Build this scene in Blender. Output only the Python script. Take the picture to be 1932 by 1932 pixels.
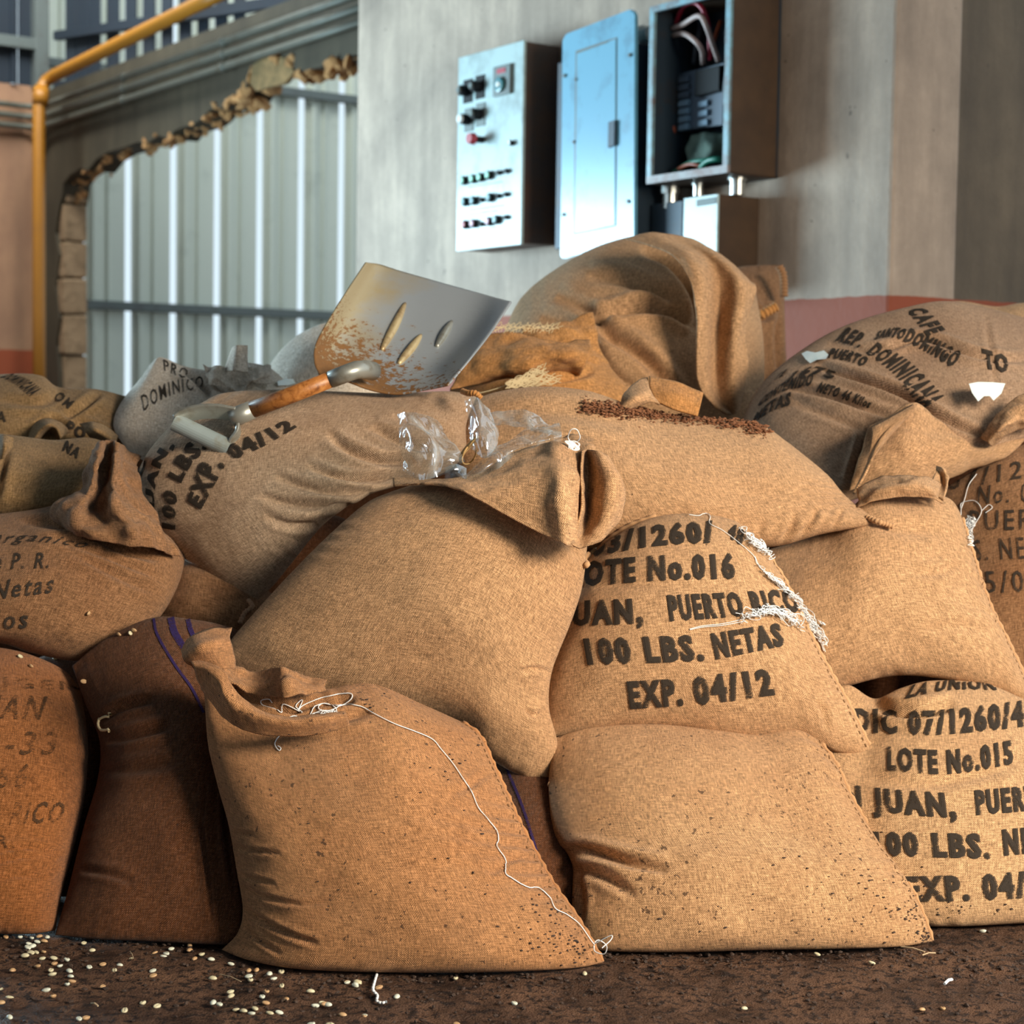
import bpy, bmesh, math, random
import numpy as np
from mathutils import Vector, Matrix, noise as mnoise
from mathutils.bvhtree import BVHTree

# ------------------------------------------------------------------ clearing
for o in list(bpy.data.objects):
    bpy.data.objects.remove(o, do_unlink=True)
S = bpy.context.scene
COL = S.collection
random.seed(7)
RNG = np.random.default_rng(7)

# ------------------------------------------------------------------ camera
F = 3400.0; W = 1932.0; CX = CY = 966.0; HC = 0.80
PITCH = math.atan((966-760)/F); ROLL = 0.015
fw = Vector((0, math.cos(PITCH), -math.sin(PITCH)))
r0 = Vector((1, 0, 0)); u0 = r0.cross(fw)
rt = r0*math.cos(ROLL) + u0*math.sin(ROLL)
up = u0*math.cos(ROLL) - r0*math.sin(ROLL)
CAM = Vector((0, 0, HC))
cam = bpy.data.cameras.new('camera'); camo = bpy.data.objects.new('camera', cam); COL.objects.link(camo)
cam.sensor_width = 36; cam.lens = F/W*36
M = Matrix((rt, up, -fw)).transposed().to_4x4(); M.translation = CAM
camo.matrix_world = M
cam.clip_start = .05; cam.clip_end = 200
cam.dof.use_dof = True; cam.dof.focus_distance = 2.66; cam.dof.aperture_fstop = 6.5
S.camera = camo

# ------------------------------------------------------------------ world, lights, exposure
S.view_settings.view_transform = 'Standard'; S.view_settings.look = 'None'
S.view_settings.gamma = 1; S.view_settings.use_curve_mapping = False
S.view_settings.exposure = 0.25
wd = bpy.data.worlds.new('sky'); S.world = wd; wd.use_nodes = True
bg = wd.node_tree.nodes['Background']; bg.inputs[0].default_value = (.74, .90, 1.0, 1); bg.inputs[1].default_value = .9

def area(name, loc, target, sx, sy, power, col):
    l = bpy.data.lights.new(name, 'AREA'); l.shape = 'RECTANGLE'; l.size = sx; l.size_y = sy
    l.energy = power; l.color = col
    o = bpy.data.objects.new(name, l); COL.objects.link(o); o.location = loc
    o.rotation_euler = (Vector(target)-Vector(loc)).to_track_quat('-Z', 'Y').to_euler()
    return o
# warm key lamp added right of the camera for an unseen source
area('warm_key_lamp', (2.5, .45, 1.75), (.1, 2.9, .5), 1.0, 1.0, 72, (1.0, .84, .64)).data.spread = math.radians(105)
# daylight through the doorway on the far left of the hall (cool)
area('doorway_daylight', (-5.4, 7.8, 1.1), (0, 5.2, .8), 2.8, 1.9, 560, (.60, .86, 1.0))
# added lamp that brightens the sheet-metal wall behind the opening
area('metal_wall_fill', (-3.2, 11.2, 5.2), (-1.6, 14.6, 1.4), 3.0, 1.5, 560, (.95, 1.0, .97))

# ------------------------------------------------------------------ projection helpers
def raydir(px, py):
    return (fw + rt*((px-CX)/F) - up*((py-CY)/F))
def P(px, py, d):                      # point seen at (px,py), d metres ahead of the camera
    r = raydir(px, py); return CAM + r*(d/r.y)
def floor_pt(px, py, z=0):
    r = raydir(px, py); return CAM + r*((z-HC)/r.z)
FW = np.array(fw); RT = np.array(rt); UP = np.array(up); C0 = np.array(CAM)
def Pn(px, py, d):
    r = FW + ((px-CX)/F)[..., None]*RT - ((py-CY)/F)[..., None]*UP
    return C0 + r*(d/r[..., 1])[..., None]
def proj(p):
    q = p - C0; w = q@FW
    return CX + F*(q@RT)/w, CY - F*(q@UP)/w
# wall frame: A runs along the panel wall towards the near right, NW points into the room
A = Vector((2366, -3400, 0)).normalized(); NW = Vector((-A.y, A.x, 0)) * -1
NW = Vector((A.y, -A.x, 0)); 
Z = Vector((0, 0, 1))
def plane_hit(px, py, o, n):
    r = raydir(px, py); return CAM + r*((o-CAM).dot(n)/r.dot(n))

# ------------------------------------------------------------------ object helpers
def link(o, parent=None):
    COL.objects.link(o)
    if parent: o.parent = parent
    return o
def tag(o, label=None, cat=None, group=None, kind=None):
    if label: o['label'] = label
    if cat: o['category'] = cat
    if group: o['group'] = group
    if kind: o['kind'] = kind
    return o
def mesh_obj(name, verts, faces, mat, parent=None, smooth=False, uv=None):
    me = bpy.data.meshes.new(name)
    me.from_pydata([tuple(v) for v in verts], [], [tuple(f) for f in faces])
    if mat: me.materials.append(mat)
    if smooth: me.polygons.foreach_set('use_smooth', [True]*len(me.polygons))
    if uv is not None:
        l = me.uv_layers.new(name='UVMap')
        vi = np.zeros(len(me.loops), np.int32); me.loops.foreach_get('vertex_index', vi)
        l.data.foreach_set('uv', np.asarray(uv, np.float32)[vi].ravel())
    me.update()
    return link(bpy.data.objects.new(name, me), parent)
def bm_obj(name, bm, mat, parent=None, smooth=False):
    me = bpy.data.meshes.new(name); bmesh.ops.recalc_face_normals(bm, faces=bm.faces); bm.to_mesh(me); bm.free()
    if mat: me.materials.append(mat)
    if smooth: me.polygons.foreach_set('use_smooth', [True]*len(me.polygons))
    return link(bpy.data.objects.new(name, me), parent)
def empty(name, loc=(0, 0, 0), **kw):
    o = bpy.data.objects.new(name, None); o.empty_display_size = .05; COL.objects.link(o); o.location = loc
    tag(o, **kw); return o
def keep(o, parent):                   # parent without moving (empties are only translated)
    o.parent = parent; o.matrix_parent_inverse = Matrix.Translation(-parent.location); return o
def box_bm(bm, o, ax, ay, az, bevel=0):       # o = corner, three edge vectors
    vs = [bm.verts.new(o + ax*i + ay*j + az*k) for k in (0, 1) for j in (0, 1) for i in (0, 1)]
    fs = [(0, 1, 3, 2), (4, 6, 7, 5), (0, 4, 5, 1), (2, 3, 7, 6), (0, 2, 6, 4), (1, 5, 7, 3)]
    ff = [bm.faces.new([vs[i] for i in f]) for f in fs]
    if bevel:
        es = list({e for f in ff for e in f.edges})
        bmesh.ops.bevel(bm, geom=es, offset=bevel, segments=2, affect='EDGES', profile=.6)
def tube_bm(bm, pts, r, seg=10, caps=True):
    pts = [Vector(p) for p in pts]
    rs = r if hasattr(r, '__len__') else [r]*len(pts)
    prev = None; rings = []
    for i, p in enumerate(pts):
        t = (pts[min(i+1, len(pts)-1)] - pts[max(i-1, 0)])
        if t.length < 1e-9: t = Vector((0, 0, 1))
        t.normalize()
        if prev is None:
            a = t.orthogonal().normalized()
        else:
            a = prev - t*prev.dot(t)
            a = a.normalized() if a.length > 1e-6 else t.orthogonal().normalized()
        prev = a; b = t.cross(a)
        rings.append([bm.verts.new(p + (a*math.cos(2*math.pi*k/seg) + b*math.sin(2*math.pi*k/seg))*rs[i]) for k in range(seg)])
    for i in range(len(rings)-1):
        for k in range(seg):
            bm.faces.new((rings[i][k], rings[i][(k+1) % seg], rings[i+1][(k+1) % seg], rings[i+1][k]))
    if caps:
        bm.faces.new(list(reversed(rings[0]))); bm.faces.new(rings[-1])
def catmull(pts, n, closed=False):
    pts = np.asarray(pts, float)
    if len(pts) == 2:
        t = np.linspace(0, 1, n)[:, None]; return pts[0]*(1-t)+pts[1]*t
    p = np.vstack([2*pts[0]-pts[1], pts, 2*pts[-1]-pts[-2]])
    out = []
    for i in range(1, len(p)-2):
        t = np.linspace(0, 1, 24, endpoint=False)[:, None]
        out.append(.5*((2*p[i]) + (-p[i-1]+p[i+1])*t + (2*p[i-1]-5*p[i]+4*p[i+1]-p[i+2])*t**2 + (-p[i-1]+3*p[i]-3*p[i+1]+p[i+2])*t**3))
    out.append(p[-2:-1]); out = np.vstack(out)
    s = np.concatenate([[0], np.cumsum(np.linalg.norm(np.diff(out[:, :2], axis=0), axis=1))]); s /= max(s[-1], 1e-9)
    q = np.linspace(0, 1, n) if np.isscalar(n) else n
    return np.stack([np.interp(q, s, out[:, k]) for k in range(out.shape[1])], 1)

# ------------------------------------------------------------------ materials
def new_mat(name):
    m = bpy.data.materials.new(name); m.use_nodes = True
    nt = m.node_tree; b = nt.nodes['Principled BSDF']
    return m, nt, b
def nd(nt, typ, **kw):
    n = nt.nodes.new(typ)
    for k, v in kw.items():
        if k.startswith('i_'):
            key = k[2:]; key = int(key) if key.isdigit() else key
            n.inputs[key].default_value = v
        else: setattr(n, k, v)
    return n
def mth(nt, op, a, b=None, c=None):
    n = nt.nodes.new('ShaderNodeMath'); n.operation = op
    for i, x in enumerate((a, b, c)):
        if x is None: continue
        if hasattr(x, 'is_output') or isinstance(x, bpy.types.NodeSocket): nt.links.new(x, n.inputs[i])
        else: n.inputs[i].default_value = x
    return n.outputs[0]
def ramp(nt, fac, stops):
    n = nt.nodes.new('ShaderNodeValToRGB'); nt.links.new(fac, n.inputs[0])
    e = n.color_ramp.elements
    while len(e) > 1: e.remove(e[-1])
    e[0].position = stops[0][0]; e[0].color = (*stops[0][1], 1) if len(stops[0][1]) == 3 else stops[0][1]
    for p, c in stops[1:]:
        x = e.new(p); x.color = (*c, 1)
    return n.outputs[0]
def mixc(nt, fac, a, b, mode='MIX'):
    n = nt.nodes.new('ShaderNodeMix'); n.data_type = 'RGBA'; n.blend_type = mode
    for i, x in ((0, fac), (6, a), (7, b)):
        if isinstance(x, bpy.types.NodeSocket): nt.links.new(x, n.inputs[i])
        elif i == 0: n.inputs[0].default_value = x
        else: n.inputs[i].default_value = (*x, 1)
    return n.outputs[2]
def nz(nt, vec, scale, detail=4, rough=.55, dist=0):
    n = nd(nt, 'ShaderNodeTexNoise'); n.inputs['Scale'].default_value = scale
    n.inputs['Detail'].default_value = detail; n.inputs['Roughness'].default_value = rough; n.inputs['Distortion'].default_value = dist
    if vec is not None: nt.links.new(vec, n.inputs['Vector'])
    return n.outputs[0]
def mapping(nt, vec, scale=(1, 1, 1), loc=(0, 0, 0), rot=(0, 0, 0)):
    n = nd(nt, 'ShaderNodeMapping'); nt.links.new(vec, n.inputs[0])
    n.inputs['Scale'].default_value = scale; n.inputs['Location'].default_value = loc; n.inputs['Rotation'].default_value = rot
    return n.outputs[0]
def bump(nt, b, h, dist, strength=1):
    n = nd(nt, 'ShaderNodeBump'); n.inputs['Distance'].default_value = dist; n.inputs['Strength'].default_value = strength
    nt.links.new(h, n.inputs['Height']); nt.links.new(n.outputs[0], b.inputs['Normal'])
    return n

def burlap(name, base, dirt=.3, pitch=.0026, flecks=.5, stain=None, stain_amt=0, twill=0):
    """jute cloth woven along the UV axes (UV in metres)"""
    m, nt, b = new_mat(name)
    tc = nd(nt, 'ShaderNodeTexCoord'); uv = tc.outputs['UV']; ob = tc.outputs['Object']
    sep = nd(nt, 'ShaderNodeSeparateXYZ'); nt.links.new(uv, sep.inputs[0])
    K = 2*math.pi/pitch
    w1 = mth(nt, 'MULTIPLY', nz(nt, uv, 22, 2), 26.0)
    w2 = mth(nt, 'MULTIPLY', nz(nt, mapping(nt, uv, loc=(3, 7, 0)), 22, 2), 26.0)
    su = mth(nt, 'SINE', mth(nt, 'ADD', mth(nt, 'MULTIPLY', sep.outputs[0], K), w1))
    sv = mth(nt, 'SINE', mth(nt, 'ADD', mth(nt, 'MULTIPLY', sep.outputs[1], K*.92), w2))
    wv = mth(nt, 'MULTIPLY', su, sv)
    if twill:
        sd = mth(nt, 'SINE', mth(nt, 'ADD', mth(nt, 'MULTIPLY', mth(nt, 'ADD', sep.outputs[0], sep.outputs[1]), K*.8), w2))
        wv = mth(nt, 'ADD', mth(nt, 'MULTIPLY', wv, .5), mth(nt, 'MULTIPLY', sd, .6))
    thu = nz(nt, mapping(nt, uv, (60, 620, 1)), 1, 2, .6)     # single yarns thicker / darker
    thv = nz(nt, mapping(nt, uv, (620, 60, 1)), 1, 2, .6)
    yarn = mth(nt, 'ADD', thu, thv); mot = nz(nt, mapping(nt, uv, (260, 200, 1)), 1, 3, .7)
    fib = nz(nt, uv, 700, 2, .7)
    f = mth(nt, 'ADD', mth(nt, 'MULTIPLY', wv, .22), mth(nt, 'ADD', mth(nt, 'MULTIPLY', mth(nt, 'SUBTRACT', yarn, 1.0), .75), mth(nt, 'ADD', mth(nt, 'MULTIPLY', fib, .5), mth(nt, 'MULTIPLY', mot, .5))))
    B = np.array(base)
    c = ramp(nt, f, [(.16, tuple(B*.30)), (.40, tuple(B*.74)), (.56, tuple(B*1.18)), (.82, tuple(np.minimum(B*2.0+.03, 1)))])
    big = nz(nt, ob, 4.5, 5, .6)
    c = mixc(nt, mth(nt, 'MULTIPLY', ramp(nt, big, [(.42, (0, 0, 0)), (.72, (1, 1, 1))]), .75*dirt+.1), c, mixc(nt, 1, c, (.62, .50, .42), 'MULTIPLY'))
    if stain:
        st = nz(nt, mapping(nt, ob, loc=(5, 1, 2)), 3.1, 5, .65, .4)
        c = mixc(nt, mth(nt, 'MULTIPLY', ramp(nt, st, [(.40, (0, 0, 0)), (.62, (1, 1, 1))]), stain_amt), c, stain)
    # soil flecks rubbed into the cloth
    fl = nz(nt, ob, 95, 3, .6); msk = nz(nt, mapping(nt, ob, loc=(2, 9, 4)), 5.5, 3)
    lim = mth(nt, 'SUBTRACT', .80, mth(nt, 'MULTIPLY', msk, .24*flecks))
    fk = mth(nt, 'MULTIPLY', mth(nt, 'GREATER_THAN', fl, lim), .8)
    c = mixc(nt, fk, c, (.05, .028, .018))
    nt.links.new(c, b.inputs['Base Color'])
    b.inputs['Roughness'].default_value = .92
    b.inputs['Specular IOR Level'].default_value = .15
    b.inputs['Sheen Weight'].default_value = .12; b.inputs['Sheen Roughness'].default_value = .5
    b.inputs['Sheen Tint'].default_value = (.9, .85, .8, 1)
    bump(nt, b, mth(nt, 'ADD', mth(nt, 'MULTIPLY', wv, .6), mth(nt, 'ADD', yarn, fib)), .0009, .75)
    return m

TAN = (.44, .262, .137)
BL = {
 'tan': burlap('burlap_tan', TAN, .3, flecks=.5),
 'front': burlap('burlap_front', (.40, .195, .082), .5, flecks=1.0, stain=(.16, .10, .06), stain_amt=.28),
 'pale': burlap('burlap_pale', (.48, .295, .155), .3, flecks=.3),
 'soiled': burlap('burlap_soiled', (.45, .265, .135), .5, flecks=1.1),
 'grey': burlap('burlap_grey', (.36, .235, .15), .5, flecks=.4, stain=(.20, .10, .05), stain_amt=.25),
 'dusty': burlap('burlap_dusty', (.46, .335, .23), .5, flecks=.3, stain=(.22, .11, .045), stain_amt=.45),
 'rust': burlap('burlap_rust', (.25, .092, .026), .4, flecks=.2),
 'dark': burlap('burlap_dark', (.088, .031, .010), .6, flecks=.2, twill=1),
 'brown': burlap('burlap_brown', (.25, .13, .062), .6, flecks=.4),
 'olive': burlap('burlap_olive', (.25, .155, .07), .4, flecks=.2),
 'white': burlap('burlap_white', (.74, .63, .50), .3, flecks=.1),
 'orange': burlap('burlap_orange', (.42, .20, .065), .5, flecks=.3),
}
def ink_mat(name, col, cover):
    m, nt, b = new_mat(name)
    tc = nd(nt, 'ShaderNodeTexCoord'); g = tc.outputs['Object']
    n1 = nz(nt, g, 420, 3, .7); n2 = nz(nt, g, 28, 3, .6)
    f = mth(nt, 'ADD', mth(nt, 'MULTIPLY', n1, .7), mth(nt, 'MULTIPLY', n2, .5))
    a = ramp(nt, f, [(cover-.10, (1, 1, 1)), (cover+.08, (.0, .0, .0))])
    b.inputs['Base Color'].default_value = (*col, 1); b.inputs['Roughness'].default_value = .9
    b.inputs['Specular IOR Level'].default_value = .1
    nt.links.new(mth(nt, 'MULTIPLY', a, .95), b.inputs['Alpha'])
    return m
INK = ink_mat('stencil_ink', (.040, .032, .026), .72)
INK_FADED = ink_mat('faded_stencil_ink', (.06, .035, .02), .60)
INK_BLUE = ink_mat('violet_blue_ink', (.030, .020, .085), .70)

def plain(name, col, rough=.6, metal=0, noise_amt=0, nscale=20, col2=None, spec=.5, bmp=0):
    m, nt, b = new_mat(name)
    b.inputs['Roughness'].default_value = rough; b.inputs['Metallic'].default_value = metal
    b.inputs['Specular IOR Level'].default_value = spec
    tc = nd(nt, 'ShaderNodeTexCoord')
    n = nz(nt, tc.outputs['Object'], nscale, 5, .62)
    c2 = col2 or tuple(x*.45 for x in col)
    lo, hi = .68-.35*noise_amt, .78
    c = ramp(nt, n, [(max(lo, 0), col), (hi, c2)]) if noise_amt else None
    if c: nt.links.new(c, b.inputs['Base Color'])
    else: b.inputs['Base Color'].default_value = (*col, 1)
    if bmp: bump(nt, b, n, bmp)
    return m

def concrete(name, col, col2, z_red=None, red=(.20, .040, .012), streak=1.0):
    m, nt, b = new_mat(name)
    tc = nd(nt, 'ShaderNodeTexCoord'); ob = tc.outputs['Object']
    n1 = nz(nt, ob, 2.2, 6, .65, .3); n2 = nz(nt, mapping(nt, ob, (9, 9, 1.3)), 1, 5, .6); n3 = nz(nt, ob, 60, 3, .6)
    f = mth(nt, 'ADD', mth(nt, 'MULTIPLY', n1, .55), mth(nt, 'MULTIPLY', n2, .45*streak))
    c = ramp(nt, f, [(.34, col2), (.5, tuple(np.array(col)*.5+np.array(col2)*.5)), (.62, col)])
    c = mixc(nt, mth(nt, 'MULTIPLY', n3, .35), c, mixc(nt, 1, c, (.6, .6, .6), 'MULTIPLY'))
    sp = nz(nt, ob, 26, 2); c = mixc(nt, mth(nt, 'MULTIPLY', mth(nt, 'GREATER_THAN', sp, .74), .6), c, (.06, .045, .035))
    if z_red is not None:
        sep = nd(nt, 'ShaderNodeSeparateXYZ'); nt.links.new(ob, sep.inputs[0])
        edge = mth(nt, 'ADD', sep.outputs[2], mth(nt, 'MULTIPLY', mth(nt, 'SUBTRACT', nz(nt, ob, 14, 3), .5), .012))
        rc = mixc(nt, n1, red, tuple(np.array(red)*1.7))
        c = mixc(nt, mth(nt, 'LESS_THAN', edge, z_red), c, rc)
    nt.links.new(c, b.inputs['Base Color']); b.inputs['Roughness'].default_value = .72
    bump(nt, b, mth(nt, 'ADD', n1, mth(nt, 'MULTIPLY', n3, .3)), .01, .5)
    return m

# ------------------------------------------------------------------ soil floor
def soil_material():
    m, nt, b = new_mat('trodden_soil')
    tc = nd(nt, 'ShaderNodeTexCoord'); ob = tc.outputs['Object']
    n1 = nz(nt, mapping(nt, ob, (1, .8, 1)), 9, 6, .65); n2 = nz(nt, ob, 70, 4, .65); n3 = nz(nt, ob, 300, 3, .6)
    c = ramp(nt, n1, [(.34, (.045, .026, .019)), (.5, (.105, .058, .038)), (.68, (.17, .092, .056))])
    c = mixc(nt, ramp(nt, n2, [(.50, (0, 0, 0)), (.60, (.9, .9, .9))]), c, (.016, .012, .012))
    c = mixc(nt, mth(nt, 'MULTIPLY', mth(nt, 'GREATER_THAN', n3, .74), .5), c, (.30, .24, .19))
    b.inputs['Specular IOR Level'].default_value = .2
    nt.links.new(c, b.inputs['Base Color'])
    nt.links.new(ramp(nt, n1, [(.3, (.45, .45, .45)), (.6, (.8, .8, .8))]), b.inputs['Roughness'])
    bump(nt, b, mth(nt, 'ADD', mth(nt, 'MULTIPLY', n2, .8), n3), .006, .8)
    return m
SOIL = soil_material()
def build_floor():
    xs = np.linspace(-1.2, 1.2, 380); ys = np.linspace(2.1, 3.1, 190)
    X, Y = np.meshgrid(xs, ys)
    pts = np.stack([X.ravel(), Y.ravel()], 1)
    zz = np.array([mnoise.noise((x*9, y*9, 0))*.006 + mnoise.noise((x*45, y*45, 3))*.0035 for x, y in pts])
    edge = np.minimum.reduce([pts[:, 0]+1.2, 1.2-pts[:, 0], pts[:, 1]-2.1, 3.1-pts[:, 1]])
    zz = (zz-.0015)*np.clip(edge/.08, 0, 1) - .004*(1-np.clip(edge/.08, 0, 1))
    nx, ny = len(xs), len(ys)
    f = [(j*nx+i, j*nx+i+1, (j+1)*nx+i+1, (j+1)*nx+i) for j in range(ny-1) for i in range(nx-1)]
    v = [(*p, z) for p, z in zip(pts, zz)]
    # surrounding flat ground
    b0 = len(v)
    R = [(-9, -3), (9, -3), (9, 18), (-9, 18)]; I = [(-1.2, 2.1), (1.2, 2.1), (1.2, 3.1), (-1.2, 3.1)]
    v += [(x, y, -.004) for x, y in R+I]
    for k in range(4):
        f.append((b0+k, b0+(k+1) % 4, b0+4+(k+1) % 4, b0+4+k))
    o = mesh_obj('floor', v, f, SOIL, smooth=True); tag(o, 'dark brown trodden soil floor', kind='structure')
    del o['label']
build_floor()

# ------------------------------------------------------------------ walls
WO = P(925, 760, 6.9)                               # a point of the panel wall
ZR = plane_hit(1474, 567, WO, NW).z                 # top of the red band
WALLM = concrete('stained_plaster', (.56, .43, .33), (.25, .19, .145), ZR)
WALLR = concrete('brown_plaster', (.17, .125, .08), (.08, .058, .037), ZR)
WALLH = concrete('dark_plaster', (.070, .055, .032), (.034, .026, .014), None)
WALLF = concrete('ochre_plaster', (.42, .23, .13), (.27, .14, .085), ZR)
def wall_a(px, o=WO):                               # distance along A of an image column on the plane through o
    return (plane_hit(px, 760, o, NW)-WO).dot(A)
def AW(a, n, z):                                    # wall coordinates to world
    p = WO + A*a + NW*n; return Vector((p.x, p.y, z))
def prism(name, poly, depth_vec, mat, parent=None):
    bm = bmesh.new(); vs = [bm.verts.new(p) for p in poly]; f = bm.faces.new(vs)
    r = bmesh.ops.extrude_face_region(bm, geom=[f])
    bmesh.ops.translate(bm, verts=[v for v in r['geom'] if isinstance(v, bmesh.types.BMVert)], vec=depth_vec)
    return bm_obj(name, bm, mat, parent)
a0, a1 = wall_a(668), wall_a(1672)
def slab(name, a0, a1, n0, n1, z0, z1, mat, parent=None, bevel=0):
    bm = bmesh.new(); box_bm(bm, AW(a0, n0, z0), A*(a1-a0), NW*(n1-n0), Z*(z1-z0), bevel)
    return bm_obj(name, bm, mat, parent)
TOPZ = 5.0
bm = bmesh.new(); box_bm(bm, AW(a0, -.28, -.02), A*(a1-a0), NW*.28, Z*TOPZ, .012)
w = bm_obj('wall_back', bm, WALLM); tag(w, kind='structure')
bm = bmesh.new(); box_bm(bm, AW(a1-.002, -3.6, -.02), A*-.25, NW*3.59, Z*TOPZ, 0)
w = bm_obj('wall_right', bm, WALLR); tag(w, kind='structure')

# wall with the broken opening
HO = P(80, 745, 13.2)
def hp(px, py, off=0): return plane_hit(px, py, HO + NW*off, NW)
corner = hp(84, 400)
hole = [(112, 760), (110, 700), (106, 650), (112, 600), (105, 540), (112, 480), (104, 440), (110, 400), (116, 372), (120, 345), (132, 330),
        (150, 318), (165, 322), (182, 300), (205, 286), (232, 279), (258, 268), (276, 270), (300, 256), (318, 262), (330, 246), (345, 240),
        (362, 236), (378, 226), (392, 210), (404, 202), (418, 204), (436, 193), (452, 184), (462, 168), (472, 148), (482, 128), (498, 114), (520, 106),
        (540, 112), (552, 126), (560, 137), (580, 131), (604, 127), (620, 116), (640, 113), (664, 104), (690, 100), (760, 80)]
fl_l = hp(112, 760); fl_l.z = -.02
outer = []
hz = hp(95, 168).z
right = hp(760, 80)
poly = [Vector((corner.x, corner.y, -.02))] + [Vector((corner.x, corner.y, hz)), Vector((right.x, right.y, hz))] + \
       [hp(x, y) for x, y in reversed(hole)] + [fl_l]
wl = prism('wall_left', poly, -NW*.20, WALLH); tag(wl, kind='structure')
CLAY = plain('broken_clay', (.52, .28, .12), .95, 0, .7, 14, (.17, .085, .04), .1, .02)
JAMB = plain('jamb_block', (.30, .20, .12), .95, 0, .6, 9, (.15, .10, .06), .1, .02)
# broken rim of the opening: ragged lumps of clay and mortar
bm = bmesh.new()
for i in range(8, len(hole)-1):
    for s in range(5):
        t = s/5; x = hole[i][0]*(1-t)+hole[i+1][0]*t; y = hole[i][1]*(1-t)+hole[i+1][1]*t
        p = hp(x, y) + NW*random.uniform(-.17, .012) + Z*random.uniform(-.035, .02) + A*random.uniform(-.03, .03)
        r = random.uniform(.022, .050)*(.55 if x < 430 else 1)
        mt = Matrix.Translation(p) @ Matrix.Rotation(random.uniform(0, 6), 4, Vector((random.random(), random.random(), random.random()+.01))) @ Matrix.Diagonal((r*1.5, r, r*.7, 1))
        g = bmesh.ops.create_icosphere(bm, subdivisions=1, radius=1, matrix=mt)
        for v in g['verts']: v.co += Vector((random.uniform(-1, 1), random.uniform(-1, 1), random.uniform(-1, 1)))*r*.25
rim = bm_obj('broken_rim', bm, CLAY, wl); tag(rim, 'ragged clay edge of the broken opening', kind='stuff')
ys = [322, 384, 455, 524, 592, 669, 745]
for k in range(6):
    zt = hp(112, ys[k]).z; zb = hp(112, ys[k+1]).z if k < 5 else -.02
    base = hp(112, 600); bm = bmesh.new()
    dx = random.uniform(-.012, .02)
    box_bm(bm, Vector((base.x, base.y, zb+.008)) - A*.05 - NW*.19, A*(.085+dx), NW*(.175+random.uniform(-.02, .01)), Z*(zt-zb-.016), .012)
    for v in bm.verts: v.co += Vector((random.uniform(-1, 1), random.uniform(-1, 1), random.uniform(-1, 1)))*.006
    bm_obj('block', bm, JAMB, wl)
# dark plaster patch where the render is blown at the crown of the opening
bm = bmesh.new()
pat = [(470, 150), (480, 124), (498, 110), (522, 104), (544, 112), (558, 136), (540, 158), (510, 165), (486, 172)]
vs = [bm.verts.new(hp(x, y) + NW*.012) for x, y in pat]; f = bm.faces.new(vs)
r = bmesh.ops.extrude_face_region(bm, geom=[f]); bmesh.ops.translate(bm, verts=[v for v in r['geom'] if isinstance(v, bmesh.types.BMVert)], vec=-NW*.03)
bm_obj('bared_patch', bm, plain('bared_mortar', (.17, .12, .06), .95, 0, .8, 11, (.40, .24, .11), .1, .02), wl)

# far wall left of the corner, meets the wall with the opening at a right angle
far = prism('wall_far', [Vector((corner.x, corner.y, -.02)), Vector((corner.x, corner.y, hp(84, 165).z)),
      Vector((corner.x, corner.y, hp(84, 165).z)) + NW*4, Vector((corner.x, corner.y, -.02)) + NW*4], -A*.2, WALLF)
tag(far, kind='structure')
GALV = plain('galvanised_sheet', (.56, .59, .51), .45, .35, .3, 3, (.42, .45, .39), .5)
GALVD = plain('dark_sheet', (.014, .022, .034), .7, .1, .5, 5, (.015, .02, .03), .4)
STEEL = plain('dull_steel', (.12, .14, .135), .55, .3, .5, 9, (.09, .09, .085))
def corrugated(name, o, dirv, nrm, length, z0, z1, pitch, mat, parent=None, minor=True, h=.035):
    prof = [(0, 0), (.10, 0), (.14, 1), (.24, 1), (.28, 0)]
    if minor: prof += [(.44, 0), (.47, .45), (.52, .45), (.55, 0), (.86, 0)]
    else: prof += [(.97, 0)]
    pts = []; s = 0
    while s < length:
        for t, q in prof: pts.append((s+t*pitch, q*h))
        s += pitch
    v = []; f = []
    for t, q in pts:
        b_ = o + dirv*t + nrm*q
        v += [(b_.x, b_.y, z0), (b_.x, b_.y, z1)]
    for i in range(len(pts)-1): f.append((2*i, 2*i+2, 2*i+3, 2*i+1))
    ob = mesh_obj(name, v, f, mat, parent)
    sm = ob.modifiers.new('thick', 'SOLIDIFY'); sm.thickness = .002
    return ob
# sheet metal wall seen through the opening (faces the camera, parallel to the far wall)
MO = P(70, 760, 13.5)
mw = empty('wall_metal', (0, 0, 0), kind='structure')
L = 3.3; pitch = .372
n = int(L/pitch)+1
for k in range(n):                                  # one sheet per rib bay; open gaps between stand in for glints on the ribs
    corrugated('sheet', MO - NW*(k*pitch) - A*0, -NW, A, pitch*.99, -.02, 4.4, pitch, GALV, mw, True, .045)
def mp(px, py): return plane_hit(px, py, MO + A*.07, A)
for y0_ in ((300, 581), (600, 181)):
    zc = mp(*y0_).z
    bm = bmesh.new(); box_bm(bm, Vector((MO.x, MO.y, zc-.035)) + A*.05, -NW*3.4, A*.06, Z*.07, .006)
    bm_obj('girt', bm, STEEL, mw)
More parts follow.
